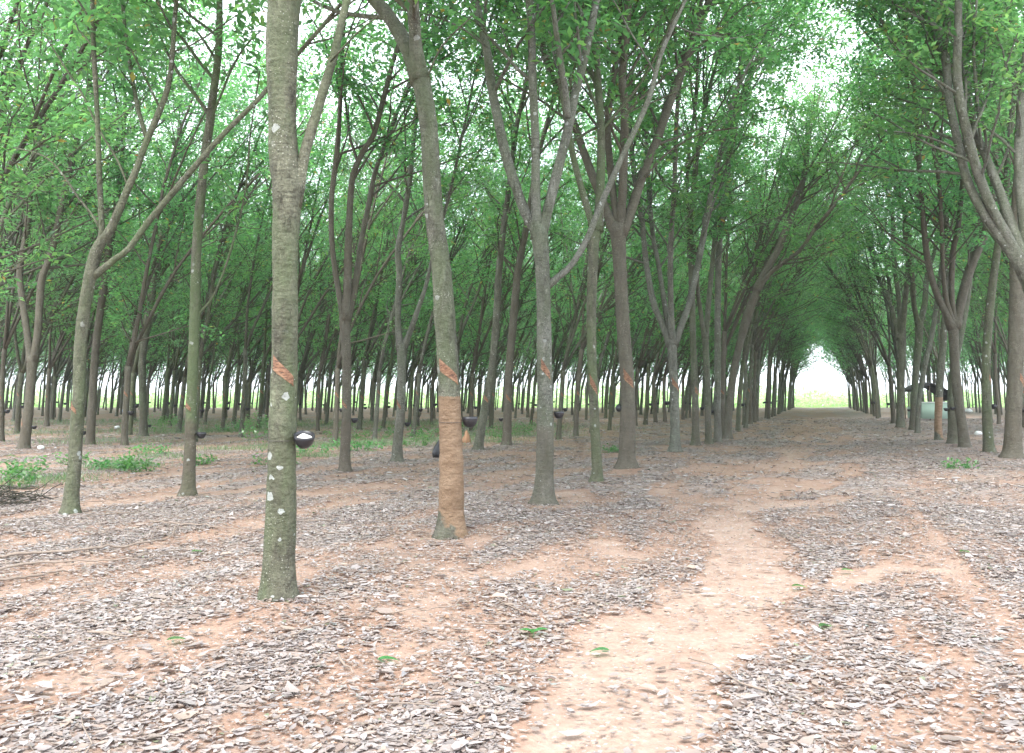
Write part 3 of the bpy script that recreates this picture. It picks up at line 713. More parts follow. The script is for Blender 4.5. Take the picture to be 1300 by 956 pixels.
hero(133, [(504, 586, 14), (505, 560, 12), (509, 519, 11), (510, 470, 11), (510, 440, 13)],
     [[(508, 442, 9), (505, 403, 8), (507, 347, 8), (505, 319, 8), (512, 280, 7), (520, 230, 7), (524, 190, 6), (528, 150, 6)],
      [(513, 440, 8), (521, 420, 7), (528, 400, 7), (535, 380, 6), (541, 362, 5), (546, 340, 5), (556, 300, 5), (570, 250, 4)]],
     'pale forked tree left of the orange trunk', 'bark_grey', leafmin=5.5, cut=(503, 509, 511, 518, 6),
     cup=(539, 5, 'black bowl on the pale forked tree left of the orange trunk'))
hero(134, [(607, 571, 12), (610, 550, 11), (618, 504, 10), (624, 470, 9), (628, 430, 9), (631, 390, 9), (633, 350, 9), (638, 300, 8), (646, 240, 7), (652, 190, 7)], [],
     'slanting tree between the orange trunk and the grey speckled one', 'bark', leafmin=5.2, lean=(2.0, 0), cut=(614, 503, 621, 510, 5))
hero(135, [(643, 565, 12), (644, 540, 11), (645, 500, 10), (647, 460, 10), (650, 425, 10), (654, 380, 10), (658, 340, 9), (668, 290, 8), (676, 240, 7)], [],
     'dark upright tree just left of the grey speckled trunk', 'bark_brown', leafmin=5.2, lean=(2.0, 0), cut=(642, 502, 649, 510, 5), cup=(533, 180, 'black bowl on the dark tree left of the grey speckled trunk'))
hero(136, [(30, 570, 13), (34, 540, 12), (38, 504, 11), (40, 475, 11), (41, 455, 13)],
     [[(39, 458, 9), (34, 420, 8), (29, 385, 8), (25, 347, 8), (30, 315, 8), (36, 280, 7), (40, 220, 7), (52, 160, 6)],
      [(43, 456, 9), (48, 420, 9), (50, 390, 9), (53, 355, 9), (60, 335, 8), (68, 310, 8), (76, 270, 7), (88, 220, 7), (100, 170, 6)]],
     'dark forked tree at the far left edge behind the brush pile', 'bark_brown', leafmin=5, cut=(30, 532, 37, 540, 6), cup=(543, 5, 'black bowl on the dark forked tree at the far left'))
hero(137, [(114, 564, 11), (116, 535, 10), (118, 500, 10), (120, 460, 9), (124, 420, 9), (131, 370, 9), (140, 310, 8), (150, 250, 7)], [],
     'leaning tree just right of the far left forked trunk, deeper in', 'bark_brown', leafmin=4.6, cut=None, cup=(550, 180, 'larger black bowl seen just right of the leftmost green trunk', dict(s=1.3)), lean=(.6, 0))
hero(138, [(182, 554, 11), (182, 530, 9), (181, 500, 9), (181, 455, 9), (186, 420, 9), (192, 380, 9), (198, 340, 8), (207, 290, 7), (216, 240, 6)], [],
     'tree standing behind the leafy saplings on the left', 'bark', leafmin=4.6, lean=(.6, 0), cup=(541, 5, 'black bowl above the leafy saplings'))

# ------------------------------------------------------------------ variants for all the others
protos = []
BM = ['bark', 'bark_brown', 'bark', 'bark_grey', 'bark_green', 'bark_brown', 'bark']
def variant(seed, lean, side, low=3.4):
    T = Tree(seed, lean)
    hf = T.r.uniform(2.5, 4.0); r0 = T.r.uniform(.095, .125)
    pts, rad = trunk_profile(T, hf, r0, r0 * .82, (T.r.uniform(-.01, .10) * side, T.r.uniform(-.04, .04)))
    T.br.append((pts, rad, 0))
    cnt = T.r.choice([1, 2, 3, 3, 4, 4])
    if cnt == 1:
        d = unit(np.array([.12 * side, T.r.uniform(-.05, .05), 1.0])); pp = T.grow(pts[-4] - d * .05, d, T.r.uniform(10.5, 12.5), rad[-6] * .9, 1, .2)
        for k in (2, 4, 6):
            a = R(T.r.uniform(18, 38)); T.grow(pp[k], unit(d * math.cos(a) + perp(d, T.r.random() * 6.28) * math.sin(a)), T.r.uniform(5, 7.5), rad[-6] * .5, 1, .25)
    else:
        T.limbs(pts[-4], [0, 0, 1], cnt, rad[-6], L=(9.5, 12.5))
        for q in list(T.br):
            if q[2] == 1:
                p = q[0]; k = T.r.randint(3, 6); d = unit(p[k + 1] - p[k]); a = R(T.r.uniform(16, 32))
                T.grow(p[k], unit(d * math.cos(a) + perp(d, T.r.random() * 6.28) * math.sin(a)), T.r.uniform(5, 8), q[1][k] * .72, 1, .3)
    wood = T.wood((14, 8, 4, 3)).mesh('trunk', M[BM[seed % len(BM)]])
    cr = MB(); per = 11; nd_ = np.array(T.nodes); nd_ = nd_[nd_[:, 2] > low + .9 * (T.g.random(len(nd_)) - .5)]; nd_ = nd_[T.g.permutation(len(nd_))[:860]]; leaflets(cr, nd_, per, spread=.36, rg=T.g, whorl=True)
    crown = cr.mesh('crown', M['leaf'], smooth=False)
    zc = T.r.uniform(1.45, 1.75)
    cutm = cut_mesh('tapping_cut', pts, rad, zc, -.75, .8, .15, .11)
    # light version for the far mass
    fw = MB()
    for p, r, lvl in T.br:
        if lvl <= 1: fw.tube(p[::(4 if lvl == 0 else 3)], r[::(4 if lvl == 0 else 3)], 5 if lvl == 0 else 4, cap=False)
        elif lvl == 2 and T.r.random() < .5: fw.tube(p[::3], r[::3] * 1.4, 3, cap=False)
    fl = MB(); idx = T.g.permutation(len(T.nodes))[:420]; idx = idx[np.array(T.nodes)[idx][:, 2] > low]; leaflets(fl, np.array(T.nodes)[idx], 5, spread=.6, lmin=.20, lmax=.34, wide=.42, rg=T.g)
    return dict(wood=wood, crown=crown, cut=cutm, pts=pts, rad=rad, fw=fw, fl=fl)
LV = [variant(s, (1.5, rnd.uniform(-.2, .2)), 1) for s in range(200, 209)]
LLV = [variant(s, (1.0, rnd.uniform(-.3, .3)), 1, 4.8) for s in range(240, 244)]
RLV = [variant(s, (-1.0, rnd.uniform(-.3, .3)), -1, 4.8) for s in range(250, 254)]
RV = [variant(s, (-.8, rnd.uniform(-.2, .2)), -1) for s in range(220, 225)]

# ------------------------------------------------------------------ planting grid
def img(x, y, z=0):
    p = np.array([x, y, z - CAMH]); d = p[1] * cT + p[2] * sT
    if d <= 0.1: return None
    return CX + F * p[0] / d, CY - F * (-p[1] * sT + p[2] * cT) / d
rowv = {}
for k in range(0, 34):
    v = -3.58 - 5.65 * k
    rowv[('L', k)] = v
for k in range(0, 9):
    rowv[('R', k)] = 4.15 + 5.65 * k
cand = []
for (side, k), v in rowv.items():
    pr = random.Random(1000 + k + (500 if side == 'R' else 0))
    u = pr.uniform(0, 3)
    if (side, k) == ('L', 0): u = 33.5 % 3.0
    while u < 190:
        du = pr.gauss(0, .22); dv = pr.gauss(0, .16)
        x = (u + du) * LD[0] + (v + dv) * LN[0]; y = (u + du) * LD[1] + (v + dv) * LN[1]
        u0 = u; u += (3.0 if k < 2 else 2.85) * pr.uniform(.93, 1.07)
        if y < 6 or y > edge_y(x) - 2.5: continue
        q = img(x, y)
        if q is None or q[0] < -130 - 900 / y or q[0] > 1430 + 900 / y: continue
        if side == 'L' and k <= 1 and q[1] > {0: 556, 1: 564}[k]: continue      # those are traced
        if side == 'L' and k == 1 and 0 < q[0] < 660: continue
        if side == 'R' and k == 0 and q[1] > 543.5: continue
        if side == 'L' and k == 2 and -15 < q[0] < 400 and q[1] > 553: continue       # weedy gap in the third row
        if q[1] > 600 and not (side == 'L' and k >= 2 and q[0] < -15): continue
        if side == 'R' and 1120 < q[0] < 1235 and 528 < q[1] < 538: continue     # room for the shelter
        if any((x - a) ** 2 + (y - b) ** 2 < 1.7 ** 2 for a, b in used): continue
        if k > 0 and pr.random() < .05: continue
        cand.append((y, x, side, k, u0))
cand.sort()
N_IND = 268
ORD = ['first', 'second', 'third', 'fourth', 'fifth', 'sixth', 'seventh', 'eighth', 'ninth', 'tenth', 'eleventh', 'twelfth', 'thirteenth', 'fourteenth', 'fifteenth', 'sixteenth']
seen = {}
def tree_label(side, k, q):
    """label and group of a tree from its row and its count along that row"""
    key = (side, k); seen[key] = seen.get(key, 0) + 1; n = seen[key]
    if side == 'L':
        row = {0: 'row lining the lane on its left', 1: 'second row left of the lane', 2: 'third row left of the lane'}.get(k)
        if k == 0 and n <= 10: return f'{ORD[n-1]} trunk beyond the leaning brown tree in the {row}', 'trees along the left of the lane'
        if k == 0: return 'thin distant trunk crowded at the far end of the left lane row', 'far end of the left lane row'
        if k == 1 and n <= 12: return f'{ORD[n-1]} tree past the dark upright one in the {row}', 'second row left of the lane'
        if k == 2 and n <= 14: return f'{ORD[n-1]} tree from the near end of the {row}', 'third row left of the lane'
        if k <= 4 and n <= 10: return f'{ORD[n-1]} leaning tree from the near end of the {ORD[k]} row left of the lane', f'{ORD[k]} row left of the lane'
        if q[0] < 120: return 'slim leaning tree deep in the rows beyond the brush pile', 'deep trees at the left edge'
        if q[0] < 330: return 'slim leaning tree deep in the rows behind the weeds', 'deep trees behind the weeds'
        if q[0] < 560: return 'slim leaning tree deep between the nearest trunk and the orange one', 'deep trees between the two big trunks'
        if q[0] < 790: return 'slim leaning tree deep in the rows right of the orange trunk', 'deep trees right of the orange trunk'
        return 'slim tree deep in the rows showing between lane trunks', 'deep trees behind the lane row'
    if k == 0 and n <= 8: return f'{ORD[n-1]} tree beyond the shelter in the row lining the lane on its right', 'trees along the right of the lane'
    if k == 0: return 'thin distant trunk crowded at the far end of the right lane row', 'far end of the right lane row'
    if k == 1 and n <= 10: return f'{ORD[n-1]} tree from the near end of the second row right of the lane', 'second row right of the lane'
    return 'slim tree deep in the rows to the right behind the shelter', 'deep trees right of the lane'
mass_w, mass_l = MB(), MB()
cupn = 0
trees = []
for n, (y, x, side, k, u) in enumerate(cand):
    V = {('L', True): LLV, ('L', False): LV, ('R', True): RLV, ('R', False): RV}[(side, k == 0)]
    vi = rnd.randrange(len(V)); v = V[vi]
    rz = rnd.uniform(-.5, .5); sc = rnd.uniform(.88, 1.1); z = float(gz(x, y)); q = img(x, y, z)
    if n < N_IND:
        lab, grp = tree_label(side, k, q)
        e = empty('rubber_tree', (x, y, z), rz); e.scale = (sc * rnd.uniform(.85, 1.1),) * 2 + (sc,)
        tag(e, lab, 'tree', grp)
        link('trunk', v['wood'], e); link('crown', v['crown'], e)
        if y < 45: link('tapping_cut', v['cut'], e)
        trees.append((e, v, side, k, y, q))
    else:
        ca, sa = math.cos(rz), math.sin(rz)
        for src, dst in ((v['fw'], mass_w), (v['fl'], mass_l)):
            P = np.concatenate(src.v) * sc; P = np.stack([P[:, 0] * ca - P[:, 1] * sa + x, P[:, 0] * sa + P[:, 1] * ca + y, P[:, 2] + z], 1)
            base = dst.n; dst.add(P, [])
            for f in src.f: dst.f.append(f + base)
if mass_w.n:
    e = empty('distant_wood', (0, 0, 0)); tag(e, 'far rows of slim rubber trees merging into one wood before the bright field', 'wood', kind='stuff')
    a = link('trunk', mass_w.mesh('trunk', M['bark']), e); b = link('crown', mass_l.mesh('crown', M['leaf'], smooth=False), e)
    a['kind'] = b['kind'] = 'stuff'

# cups on the nearer of them
cc = 0
for e, v, side, k, y, q in trees:
    if y > 75 or rnd.random() < .25: continue
    hz = rnd.uniform(1.0, 1.15); sxy, sz = e.scale[0], e.scale[2]
    zz = hz / sz; px_ = np.interp(zz, v['pts'][:, 2], v['pts'][:, 0]) * sxy; py_ = np.interp(zz, v['pts'][:, 2], v['pts'][:, 1]) * sxy
    rz = e.rotation_euler.z; c = (e.location.x + px_ * math.cos(rz) - py_ * math.sin(rz), e.location.y + px_ * math.sin(rz) + py_ * math.cos(rz))
    r = float(np.interp(zz, v['pts'][:, 2], v['rad'])) * sxy
    az = R(rnd.uniform(-15, 25)) if (side == 'L' and k > 0) else R(rnd.uniform(165, 200))
    l = e['label']; w = l.split()
    if 'deep' in l or 'distant' in l: lab, grp = {'L': 'tiny black bowl on a slim trunk deep in the left rows', 'R': 'tiny black bowl on a slim trunk deep in the right rows'}[side], 'tiny bowls deep in the rows ' + side.replace('L', 'left').replace('R', 'right')
    else:
        if k == 0: lab = f"black bowl on the {w[0]} tree {'past the brown leaner in' if side == 'L' else 'beyond the shelter in'} the {'left' if side == 'L' else 'right'} lane row"
        else: lab = f"black bowl on the {w[0]} tree of the {ORD[k]} row {'left' if side == 'L' else 'right'} of the lane"
        grp = 'latex cups wired to the rubber trees'
    add_cup(c, r, e.location.z + hz, az, lab, grp, s=rnd.uniform(1.1, 1.5), parts=y < 40)
    cc += 1

# ------------------------------------------------------------------ leaf litter
def litter(n, y0, y1, size, seed, keep_bias=1.0, crumbs=False):
    rg = np.random.default_rng(seed)
    # even in area inside the view wedge
    y = np.sqrt(rg.random(n * 2) * (y1 ** 2 - y0 ** 2) + y0 ** 2)
    x = (rg.random(n * 2) * 2 - 1) * (y * .66 + 1.2)
    b = bare(x, y)
    dens = np.clip(.84 - b * .95, .0, 1) ** 1.15
    cl = fbm(x * .9, y * .9, 60); dens *= .45 + .9 * np.clip((cl - .3) * 2.2, 0, 1)
    if crumbs: dens = .10 + .75 * dens
    k = rg.random(n * 2) < np.maximum(dens, .02 + .10 * np.clip((cl - .45) * 4, 0, 1)) * keep_bias
    x, y = x[k][:n], y[k][:n]; m = len(x)
    L = size * np.where(rg.random(m) < .5, .28 + .35 * rg.random(m), .6 + .6 * rg.random(m)); big = rg.random(m) < .035; L = np.where(big, L * 1.25 + size * .7, L); W = L * (.12 + .14 * rg.random(m))
    if crumbs: W = L * (.2 + .3 * rg.random(m))
    az = rg.random(m) * 2 * math.pi
    tilt = rg.normal(0, .09, m); roll = rg.normal(0, .17, m)
    z = gz(x, y) + .002 + np.abs(rg.normal(0, .004, m))
    d = np.stack([np.cos(az) * np.cos(tilt), np.sin(az) * np.cos(tilt), np.sin(tilt)], 1)
    sd = np.stack([-np.sin(az), np.cos(az), 0 * az], 1); up = np.cross(d, sd)
    s2 = sd * np.cos(roll)[:, None] + up * np.sin(roll)[:, None]; nrm = np.cross(d, s2)
    cur = rg.normal(.06, .10, m) * L; cup = rg.normal(.12, .25, m) * W
    P = np.stack([x, y, z], 1); L = L[:, None]; W = W[:, None]; cur = cur[:, None]; cup = cup[:, None]
    jag = lambda: (.75 + .5 * rg.random(m))[:, None]
    vs = [P - d * L * .5 + nrm * cur * .5,
          P - d * L * .18 + s2 * W * jag() + nrm * cup, P + d * L * .2 + s2 * W * .85 * jag() + nrm * cup,
          P + d * L * .5 + nrm * cur,
          P + d * L * .2 - s2 * W * .85 * jag() + nrm * cup, P - d * L * .18 - s2 * W * jag() + nrm * cup,
          P - d * L * .16, P + d * L * .2 ]
    V = np.stack(vs, 1)
    V[..., 2] = np.maximum(V[..., 2], (gz(x, y) + .003)[:, None])
    b0 = np.arange(m)[:, None] * 8
    f3 = np.concatenate([b0 + np.array(t) for t in ((0, 6, 1), (0, 5, 6), (7, 3, 2), (7, 4, 3))])
    f4 = np.concatenate([b0 + np.array(t) for t in ((1, 6, 7, 2), (6, 5, 4, 7))])
    pal = np.array([(.40, .345, .33), (.50, .46, .46), (.33, .26, .225), (.60, .57, .585), (.44, .34, .27), (.20, .13, .10), (.30, .27, .27), (.43, .45, .50), (.42, .20, .09), (.14, .24, .09), (.40, .50, .48)])
    pr = np.array([.24, .19, .16, .10, .10, .075, .10, .02, .006, .006, .003])
    ci = rg.choice(len(pal), m, p=pr / pr.sum()); c = pal[ci]; c = c * .6 + np.array([.41, .345, .31]) * .4; c = c * (.56 + .34 * rg.random(m))[:, None]
    mb = MB(); mb.add(V.reshape(-1, 3), [f3]); mb.f.append(f4); mb.c.append(np.repeat(c, 8, 0).astype(np.float32))
    return mb
parts = [litter(170000, 3.0, 13, .026, 8, crumbs=True), litter(150000, 3.0, 12, .066, 3), litter(150000, 12, 30, .088, 4), litter(90000, 30, 62, .15, 6)]
mb = MB()
for q in parts:
    base = mb.n; mb.add(np.concatenate(q.v), []); mb.c += q.c
    for f in q.f: mb.f.append(np.atleast_2d(f) + base)
o = link('leaf_litter', mb.mesh('leaf_litter', M['litter'], smooth=False)); tag(o, 'grey and tan dead leaves strewn over the plantation floor', 'leaves', kind='stuff')

# twig litter
tw = MB()
for n in range(900):
    y = math.sqrt(rnd.random() * (16 ** 2 - 3 ** 2) + 9); x = rnd.uniform(-1, 1) * (y * .64 + 1)
    if float(bare(x, y)) > .75 and rnd.random() < .8: continue
    a = rnd.gauss(math.atan2(LD[1], LD[0]) + 1.2, .9); L = rnd.choice([.08, .12, .2, .3, .5]) * rnd.uniform(.7, 1.3); r = .0012 + L * rnd.uniform(.003, .009)
    k = 5; P = []
    for q in range(k):
        t = q / (k - 1) - .5; xx = x + math.cos(a) * L * t; yy = y + math.sin(a) * L * t
        P.append([xx, yy, float(gz(xx, yy)) + .012 + .012 * rnd.random()]); a += rnd.gauss(0, .15)
    tw.tube(P, np.linspace(r, r * .5, k), 4)
o = link('twig_litter', tw.mesh('twig_litter', M['twig'])); tag(o, 'thin broken twigs scattered among the dead leaves', 'twigs', kind='stuff')

# fallen branches traced on the ground
def fallen(pts, w0, label, fork=None):
    P = []; W = []
    for i, p in enumerate(pts):
        g2 = ground(*p); P.append([g2[0], g2[1], float(gz(*g2)) + .02 + .02 * rnd.random()]); W.append(w0 * (1 - .6 * i / (len(pts) - 1)))
    P, W = smooth_line(P, W, .06)
    P[:, 2] += .008 * rs.normal(size=len(P)); P[:, :2] += .006 * rs.normal(size=(len(P), 2))
    o0 = P[0].copy(); m = MB(); W = W * .7; m.tube(P - o0, W * (1 + .12 * rs.normal(size=len(W))), 8)
    if fork:
        for (i0, pt) in fork:
            k = int(i0 * (len(P) - 1)); g2 = ground(*pt); e_ = np.array([g2[0], g2[1], float(gz(*g2)) + .05])
            s_ = P[k]; mid = (s_ + e_) / 2 + [0, 0, .03]
            q, w = smooth_line([s_, mid, e_], [W[k] * .6, W[k] * .45, W[k] * .25], .06); m.tube(q - o0, w, 6)
    o = link('fallen_branch', m.mesh('fallen_branch', M['twig']), loc=tuple(o0)); tag(o, label, 'branch', 'dead branches on the ground')
fallen([(-30, 715), (60, 707), (120, 702), (190, 692), (215, 685), (224, 672)], .022, 'longest fallen branch with an upturned forked tip left of the nearest tree', [(.8, (235, 668)), (.4, (130, 690))])
fallen([(-20, 732), (40, 722), (110, 716), (180, 712), (215, 703)], .016, 'fallen branch lying parallel in front of the longest one')
fallen([(-20, 748), (20, 742), (70, 731), (110, 726)], .02, 'short thick dark stick at the left edge below the other branches')
fallen([(190, 668), (255, 670), (310, 676), (335, 674)], .014, 'dead stick lying just behind the nearest trunk')
fallen([(40, 866), (110, 850), (150, 838), (190, 828)], .010, 'thin curved stick on the leaves in the lower left corner')
fallen([(110, 825), (150, 828), (190, 828)], .010, 'short pale stick beside the green fallen leaf')
fallen([(368, 832), (395, 820), (425, 808), (460, 796), (468, 792)], .008, 'thin twig lying in front of the nearest trunk')
fallen([(500, 793), (540, 788), (592, 776), (612, 764)], .008, 'bent grey twig on orange soil in front of the orange trunk', [(.7, (605, 772))])
fallen([(745, 663), (778, 668), (812, 679)], .008, 'straight twig beside the sand track, left of the bare patch')
fallen([(790, 712), (830, 717), (870, 719)], .009, 'pale stick at the top edge of the bare sand')
fallen([(430, 852), (436, 862), (450, 872)], .012, 'dark short stick near the lower edge left of the sand track')
fallen([(60, 642), (120, 640), (200, 630)], .012, 'stick lying along the orange strip behind the leftmost tree')
fallen([(1090, 604), (1130, 603), (1170, 606)], .02, 'dead branch among the leaves on the right of the lane')
fallen([(1250, 598), (1300, 597), (1340, 599)], .012, 'long thin stick by the trunks at the right edge')
fallen([(480, 692), (520, 688), (556, 686)], .008, 'thin stick touching the foot of the orange trunk')

# brush pile at the left edge
bp = ground(0, 640); bz = float(gz(*bp)); m = MB()
for n in range(120):
    a = rnd.random() * 6.28; rr = rnd.random() ** .5 * .55; c = np.array([rr * math.cos(a) * 1.2, rr * math.sin(a), 0]); a2 = rnd.random() * 6.28
    L = rnd.uniform(.15, .5); h = .3 * (1 - rr / .65) * rnd.random(); d = np.array([math.cos(a2), math.sin(a2), rnd.gauss(0, .3)])
    p0 = c + [0, 0, h + .02]; p1 = p0 + d * L; p1[2] = max(.02, p1[2]); m.tube([p0, (p0 + p1) / 2 + rs.normal(0, .02, 3), p1], [.007, .006, .003], 4)
o = link('brush_pile', m.mesh('brush_pile', simple('dark_brush', (.045, .042, .03), .95)), loc=(bp[0] - .1, bp[1], bz)); tag(o, 'low dark pile of dead brush at the left edge', 'brush pile')

# ------------------------------------------------------------------ low plants
def weed(px, py, w, h, n, label, name='weed_plant', cat='plant', lm=(.07, .12), grp='green weeds between the trees'):
    g2 = ground(px, py); z = float(gz(*g2)); e = empty(name, (g2[0], g2[1], z)); tag(e, label, cat, grp)
    T = random.Random(int(px * 7 + py)); st = MB(); nodes = []
    for k in range(n):
        a = T.random() * 6.28; r = T.random() ** .5 * w * .5; b = np.array([r * math.cos(a), r * math.sin(a) * .8, 0.0])
        tip = b + np.array([math.cos(a) * .15 * w, math.sin(a) * .1 * w, h * T.uniform(.5, 1.1)]); mid = (b + tip) / 2 + rs.normal(0, .03, 3)
        st.tube([[0, 0, -.03], b * .5 - [0, 0, .012], b, mid, tip], [.008, .006, .005, .004, .002], 4, cap=False); nodes += [mid, (mid + tip) / 2, tip, tip]
    link('stem', st.mesh('stem', M['leaf_low']), e)
    lv = MB(); leaflets(lv, nodes, 4, spread=.10, lmin=lm[0], lmax=lm[1], wide=.5, rg=np.random.default_rng(int(px)), droop=.1)
    link('leaves', lv.mesh('leaves', M['leaf_low'], smooth=False), e)
for a in [
    (203, 550, 1.3, .75, 26, 'broad leafy sapling clump behind the straight mossy tree'),
    (233, 545, 1.1, .65, 20, 'smaller leafy sapling touching the broad clump on its right'),
    (335, 565, 1.2, .85, 26, 'bright green bush peeking out beside the nearest trunk'),
    (320, 545, 1.2, .6, 16, 'green bush behind the one beside the nearest trunk'),
    (290, 548, 1.0, .35, 14, 'low weeds between the mossy tree and the nearest trunk'),
    (12, 618, .7, .38, 16, 'leafy weed growing out of the dark brush pile'),
    (38, 606, .6, .35, 12, 'weed just right of the brush pile'),
    (92, 588, .6, .2, 10, 'small weed at the leftmost green trunk'),
    (145, 595, .7, .22, 16, 'low weed patch between the two leftmost green trunks'),
    (178, 598, .6, .2, 12, 'small low weed right of the patch between the green trunks'),
    (192, 577, .7, .25, 12, 'weed in the leaves behind the green trunks'),
    (255, 590, .5, .15, 10, 'tiny weed by the straight mossy tree foot'),
    (455, 572, 1.2, .22, 18, 'flat weeds behind the brown forked tree'),
    (395, 575, .9, .16, 14, 'flat weeds right of the nearest trunk'),
    (545, 558, 1.2, .4, 16, 'weeds left of the orange trunk'),
    (525, 568, 1.0, .3, 12, 'low weeds between the pale tree and the orange trunk'),
    (628, 560, 1.0, .45, 14, 'weeds behind the slanting tree'),
    (665, 553, 1.0, .5, 14, 'weeds at the grey speckled trunk, behind it'),
    (350, 590, .7, .2, 10, 'tiny weeds tucked behind the nearest trunk'),
    (775, 575, .6, .12, 10, 'flat weeds between the green trunk and the stout one'),
    (590, 548, 1.4, .4, 12, 'weeds behind the black bowl of the orange trunk'),
    (1218, 597, .4, .12, 8, 'small dark green weed in the litter near the right trunks'),
    (440, 560, 1.3, .35, 14, 'weeds deep behind the brown forked tree'),
    (480, 555, 1.3, .3, 14, 'weeds deep between the forked trees')]:
    weed(*a)
# seedling in the foreground
g2 = ground(677, 812); z = float(gz(*g2)); e = empty('seedling', (g2[0], g2[1], z)); tag(e, 'tiny bright green seedling with two broad leaves on the orange soil', 'seedling')
m = MB(); m.tube([[0, 0, -.01], [0, 0, .03]], [.003, .002], 5); link('stem', m.mesh('stem', M['leaf_low']), e)
def broad_leaf(L, W, az, el, mat='leaf_low'):
    m = MB(); V = []; n = 7
    d = np.array([math.cos(az) * math.cos(el), math.sin(az) * math.cos(el), math.sin(el)]); s_ = np.array([-math.sin(az), math.cos(az), 0])
    for i in range(n + 1):
        t = i / n; w = W * math.sin(math.pi * min(1, t ** .8)) * .5; c = d * L * t + np.array([0, 0, -.25 * L * t * t])
        V += [c - s_ * w + [0, 0, w * .3], c, c + s_ * w + [0, 0, w * .3]]
    m.add(V, [[(3 * i + j, 3 * i + j + 1, 3 * i + j + 4, 3 * i + j + 3) for i in range(n) for j in (0, 1)]]); return m.mesh('leaf', M[mat])
for az, L in ((.25, .11), (3.0, .10), (1.6, .06), (4.4, .05)):
    l = link('leaf', broad_leaf(L, L * .5, az, .35), e); l.location = (0, 0, .028)
for px, py, az, lab, mt in ((210, 835, .6, 'large dark green fallen leaf in the lower left', 'leaf'), (478, 852, .3, 'pale blue green fallen leaf near the lower edge', 'leaf_low'), (1005, 750, .1, 'green fallen leaf right of the bare sand', 'leaf'),
                            (1040, 800, .5, 'round olive fallen leaf on the right litter', 'leaf'), (775, 832, 2.9, 'curled green leaf lying on the bare sand', 'leaf'), (1068, 727, .2, 'green leaf on the small pink sand patch', 'leaf'),
                            (1219, 710, .4, 'bright green leaf in the litter on the right', 'leaf_low'), (243, 702, 1.0, 'yellow green leaf left of the nearest trunk', 'leaf_low')):
    g2 = ground(px, py); l = link('fallen_leaf', broad_leaf(.13, .06, az, .12, mt), loc=(g2[0], g2[1], float(gz(*g2)) + .02)); tag(l, lab, 'leaf', 'fresh green leaves on the ground')
# grass wisps
gm = MB()
def grass_patch(px, py, w, d, n, h):
    c = ground(px, py); rg = np.random.default_rng(int(px + py)); x = c[0] + rg.normal(0, w * .4, n); y = c[1] + rg.normal(0, d * .4, n); z = gz(x, y)
    az = rg.random(n) * 6.28; ln = h * (.5 + rg.random(n)); bend = rg.random(n) * .8
    s_ = np.stack([-np.sin(az), np.cos(az), 0 * az], 1) * .004; P = np.stack([x, y, z], 1); D = np.stack([np.cos(az) * bend, np.sin(az) * bend, np.ones(n)], 1) * ln[:, None]
    V = np.stack([P - s_, P + s_, P + D * [.7, .7, .6] + s_ * .7, P + D * [1.3, 1.3, 1] ], 1).reshape(-1, 3)
    gm.add(V, [np.arange(n)[:, None] * 4 + np.arange(4)])
for a in [(150, 592, 1.0, .9, 900, .12), (205, 580, 1.5, 1.0, 500, .10), (60, 610, 1.2, 1.2, 500, .14), (300, 570, 2.2, 1.5, 700, .12), (450, 565, 3, 2, 1400, .14), (395, 580, 1.2, .6, 500, .10), (120, 562, 4, 3, 900, .15),
          (560, 560, 4, 3, 1500, .15), (250, 548, 5, 4, 1800, .18), (50, 550, 6, 4, 1200, .18), (640, 553, 4, 3, 1200, .18), (380, 540, 8, 8, 2500, .2), (560, 540, 8, 8, 2500, .2), (150, 537, 12, 9, 3000, .2), (780, 572, .8, .6, 200, .08), (700, 545, 5, 5, 900, .2)]:
    grass_patch(*a)
o = link('grass', gm.mesh('grass', M['grass'], smooth=False)); tag(o, 'sparse green grass growing through the litter between the rows', 'grass', kind='stuff')

# ------------------------------------------------------------------ stumps and small things
def stump(px, py, h, r, label, forked):
    g2 = ground(px, py); o0 = (g2[0], g2[1], float(gz(*g2))); m = MB()
    if forked:
        m.tube([[0, 0, -.05], [0, 0, h * .5], [.01, 0, h * .62]], [r, r * .8, r * .9], 9, rough=.08)
        m.tube([[0, 0, h * .5], [-.1, 0, h * .85], [-.13, .02, h]], [r * .7, r * .6, r * .55], 8, rough=.08)
        m.tube([[0, 0, h * .5], [.1, .02, h * .8], [.15, 0, h * .95]], [r * .7, r * .6, r * .5], 8, rough=.08)
        o = link('tree_stump', m.mesh('tree_stump', M['bark_brown']), loc=o0); tag(o, label, 'stump')
    else:
        m.tube([[0, 0, -.05], [0, 0, h * .25], [.02, 0, h * .6], [0, 0, h * .85], [.01, 0, h]], [r, r * .85, r * .5, r * .3, r * .08], 12, rough=.14)
        o = link('termite_mound', m.mesh('termite_mound', M['stone']), loc=o0); tag(o, label, 'mound')
stump(530, 541, .75, .12, 'short forked brown stump left of the orange trunk', True)
stump(592, 562, .42, .17, 'pointed brown earth mound under the black bowl of the orange trunk', False)
